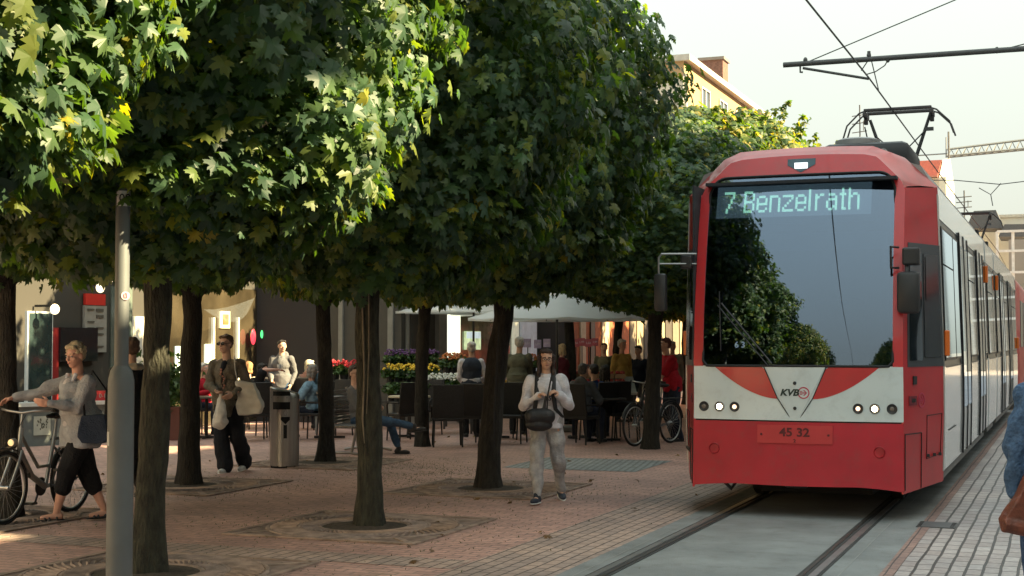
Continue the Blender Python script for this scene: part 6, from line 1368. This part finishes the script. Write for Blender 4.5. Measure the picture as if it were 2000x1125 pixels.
o2 = building('dark_roof_house', 'house with dark slate roof behind the second pantograph', O_(1885,440).x-1, O_(2080,440).x+4, 118, 126, hpx(445,122)-.0, plas('white2', (.50,.50,.46)), -1, 0, wins=False)
zz = o2.location; wz = hpx(445,120); MB().poly([onY(px_,py_,113)-o2.location for px_,py_ in ((1886,446),(1902,412),(1945,410),(1960,446))], (0,-1,0), 4).build('dormer', mat('slate', (.07,.075,.085), .7), o2)
MB().poly([onY(px_,py_,112)-o2.location for px_,py_ in ((1950,462),(1962,438),(2120,436),(2120,462))], (0,-1,0), 5).build('slate_roof', MATS['slate'], o2)
# right hand side of the street (shades the scene, mirrored in the tram)
for k, (y0, y1, H_r, c_, lab) in enumerate(((-60,-12,13,(.50,.47,.41),'cream shop building behind the photographer on the right'),(-12,11.0,9.75,(.55,.50,.44),'low pale building right of the photographer'),(11.0,42,12.6,(.58,.60,.62),'tall white building facing the tram'),(42,80,13.2,(.50,.50,.48),'grey building facing the far end of the tram'))):
    t = building('street_building', lab, 7, 18, y0, y1, H_r, plas('r%d' % k, c_), -1, 3, sp=2.9)
    n = int((y1-y0)/4.2)
    for j in range(n):
        yy = -(y1-y0)/2+2.1+j*4.2
        MB().box((-5.54, yy, 1.75), (.06,3.4,2.9)).build('shop_window', GLW, t); MB().box((-5.58, yy, 3.45), (.12,3.5,.5)).build('fascia', mat('fascia_%d' % ((j+k) % 4), [(.5,.5,.5),(.12,.2,.45),(.55,.5,.3),(.35,.06,.05)][(j+k) % 4], .6), t)
        if j % 2 == 0: MB().box((-6.2, yy, 3.05), (1.4,3.5,.05), M=Matrix.Rotation(-.35, 3, 'Y')).build('awning', mat('awn_%d' % (j % 3), [(.6,.6,.56),(.55,.53,.45),(.5,.12,.1)][j % 3], .8), t)
building('street_building', 'building closing the street behind the photographer', -30, 6, -75, -62, 9, plas('rear', (.4,.36,.3)), 1, 0, wins=False)
building('street_building', 'brown building behind the photographer on the left', -28, -16, -60, 7.9, 7.6, plas('rearl', (.40,.35,.30)), 1, 1)
# ---------------------------------------------------------------- light, camera
w = bpy.data.worlds.new('World'); scene.world = w; w.use_nodes = True; nt = w.node_tree
sky = nt.nodes.new('ShaderNodeTexSky'); sky.sky_type = 'NISHITA'; sky.sun_disc = False
SD = V((.81*math.cos(R(35)), .53*math.cos(R(35)), math.sin(R(35))*.968)).normalized() if False else None
az = math.atan2(.999, .03); el = R(33)
SD = V((math.sin(az)*math.cos(el), math.cos(az)*math.cos(el), math.sin(el)))
sky.sun_elevation = el; sky.sun_rotation = az; sky.air_density = 1.0; sky.dust_density = 2.0; sky.ozone_density = 1.0; sky.altitude = 50
tn = nt.nodes.new('ShaderNodeMixRGB'); tn.blend_type = 'MULTIPLY'; tn.inputs['Fac'].default_value = 1; tn.inputs['Color2'].default_value = (1.04,1.0,.86,1); nt.links.new(sky.outputs['Color'], tn.inputs['Color1'])
# hazy air flattens the sky's luminance: c*A/(c+B) per channel
vb = nt.nodes.new('ShaderNodeVectorMath'); vb.operation = 'ADD'; vb.inputs[1].default_value = (.7,.7,.7); nt.links.new(tn.outputs[0], vb.inputs[0])
vd = nt.nodes.new('ShaderNodeVectorMath'); vd.operation = 'DIVIDE'; nt.links.new(tn.outputs[0], vd.inputs[0]); nt.links.new(vb.outputs[0], vd.inputs[1])
vs_ = nt.nodes.new('ShaderNodeVectorMath'); vs_.operation = 'MULTIPLY'; vs_.inputs[1].default_value = (2.32,2.36,2.08); nt.links.new(vd.outputs[0], vs_.inputs[0])
# added fill: zenith set brighter than the horizon to lift the shaded ground
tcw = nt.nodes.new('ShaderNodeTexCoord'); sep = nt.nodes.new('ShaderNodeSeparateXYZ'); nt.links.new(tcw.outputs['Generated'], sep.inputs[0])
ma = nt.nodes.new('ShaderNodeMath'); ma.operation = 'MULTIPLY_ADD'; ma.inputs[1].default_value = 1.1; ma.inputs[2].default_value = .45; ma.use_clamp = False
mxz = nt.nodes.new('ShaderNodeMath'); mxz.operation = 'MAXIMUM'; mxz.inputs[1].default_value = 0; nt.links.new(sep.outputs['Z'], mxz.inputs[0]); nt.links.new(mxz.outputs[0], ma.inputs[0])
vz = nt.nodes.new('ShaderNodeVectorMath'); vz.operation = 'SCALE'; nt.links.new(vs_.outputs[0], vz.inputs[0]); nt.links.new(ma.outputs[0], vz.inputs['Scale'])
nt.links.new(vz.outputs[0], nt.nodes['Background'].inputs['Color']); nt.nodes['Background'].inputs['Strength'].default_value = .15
sd = bpy.data.lights.new('sun', 'SUN'); sd.energy = 5.0; sd.angle = R(.6); sd.color = (1, .80, .46)
so = bpy.data.objects.new('sun', sd); COL.objects.link(so); so.rotation_euler = (-SD).to_track_quat('-Z', 'Y').to_euler(); so.location = SD*60
cam = bpy.data.cameras.new('camera'); co = bpy.data.objects.new('camera', cam); COL.objects.link(co); scene.camera = co
cam.sensor_width = 36; cam.lens = 36*FPX/2000; cam.clip_end = 1500; cam.clip_start = .1
co.location = CAM; co.rotation_euler = (math.pi/2+PIT, 0, PSI)
scene.view_settings.view_transform = 'Standard'; scene.view_settings.look = 'None'; scene.view_settings.exposure = 2.45; scene.view_settings.gamma = 1
scene.render.engine = 'CYCLES'; scene.cycles.max_bounces = 6; scene.cycles.transparent_max_bounces = 12; scene.cycles.use_denoising = True
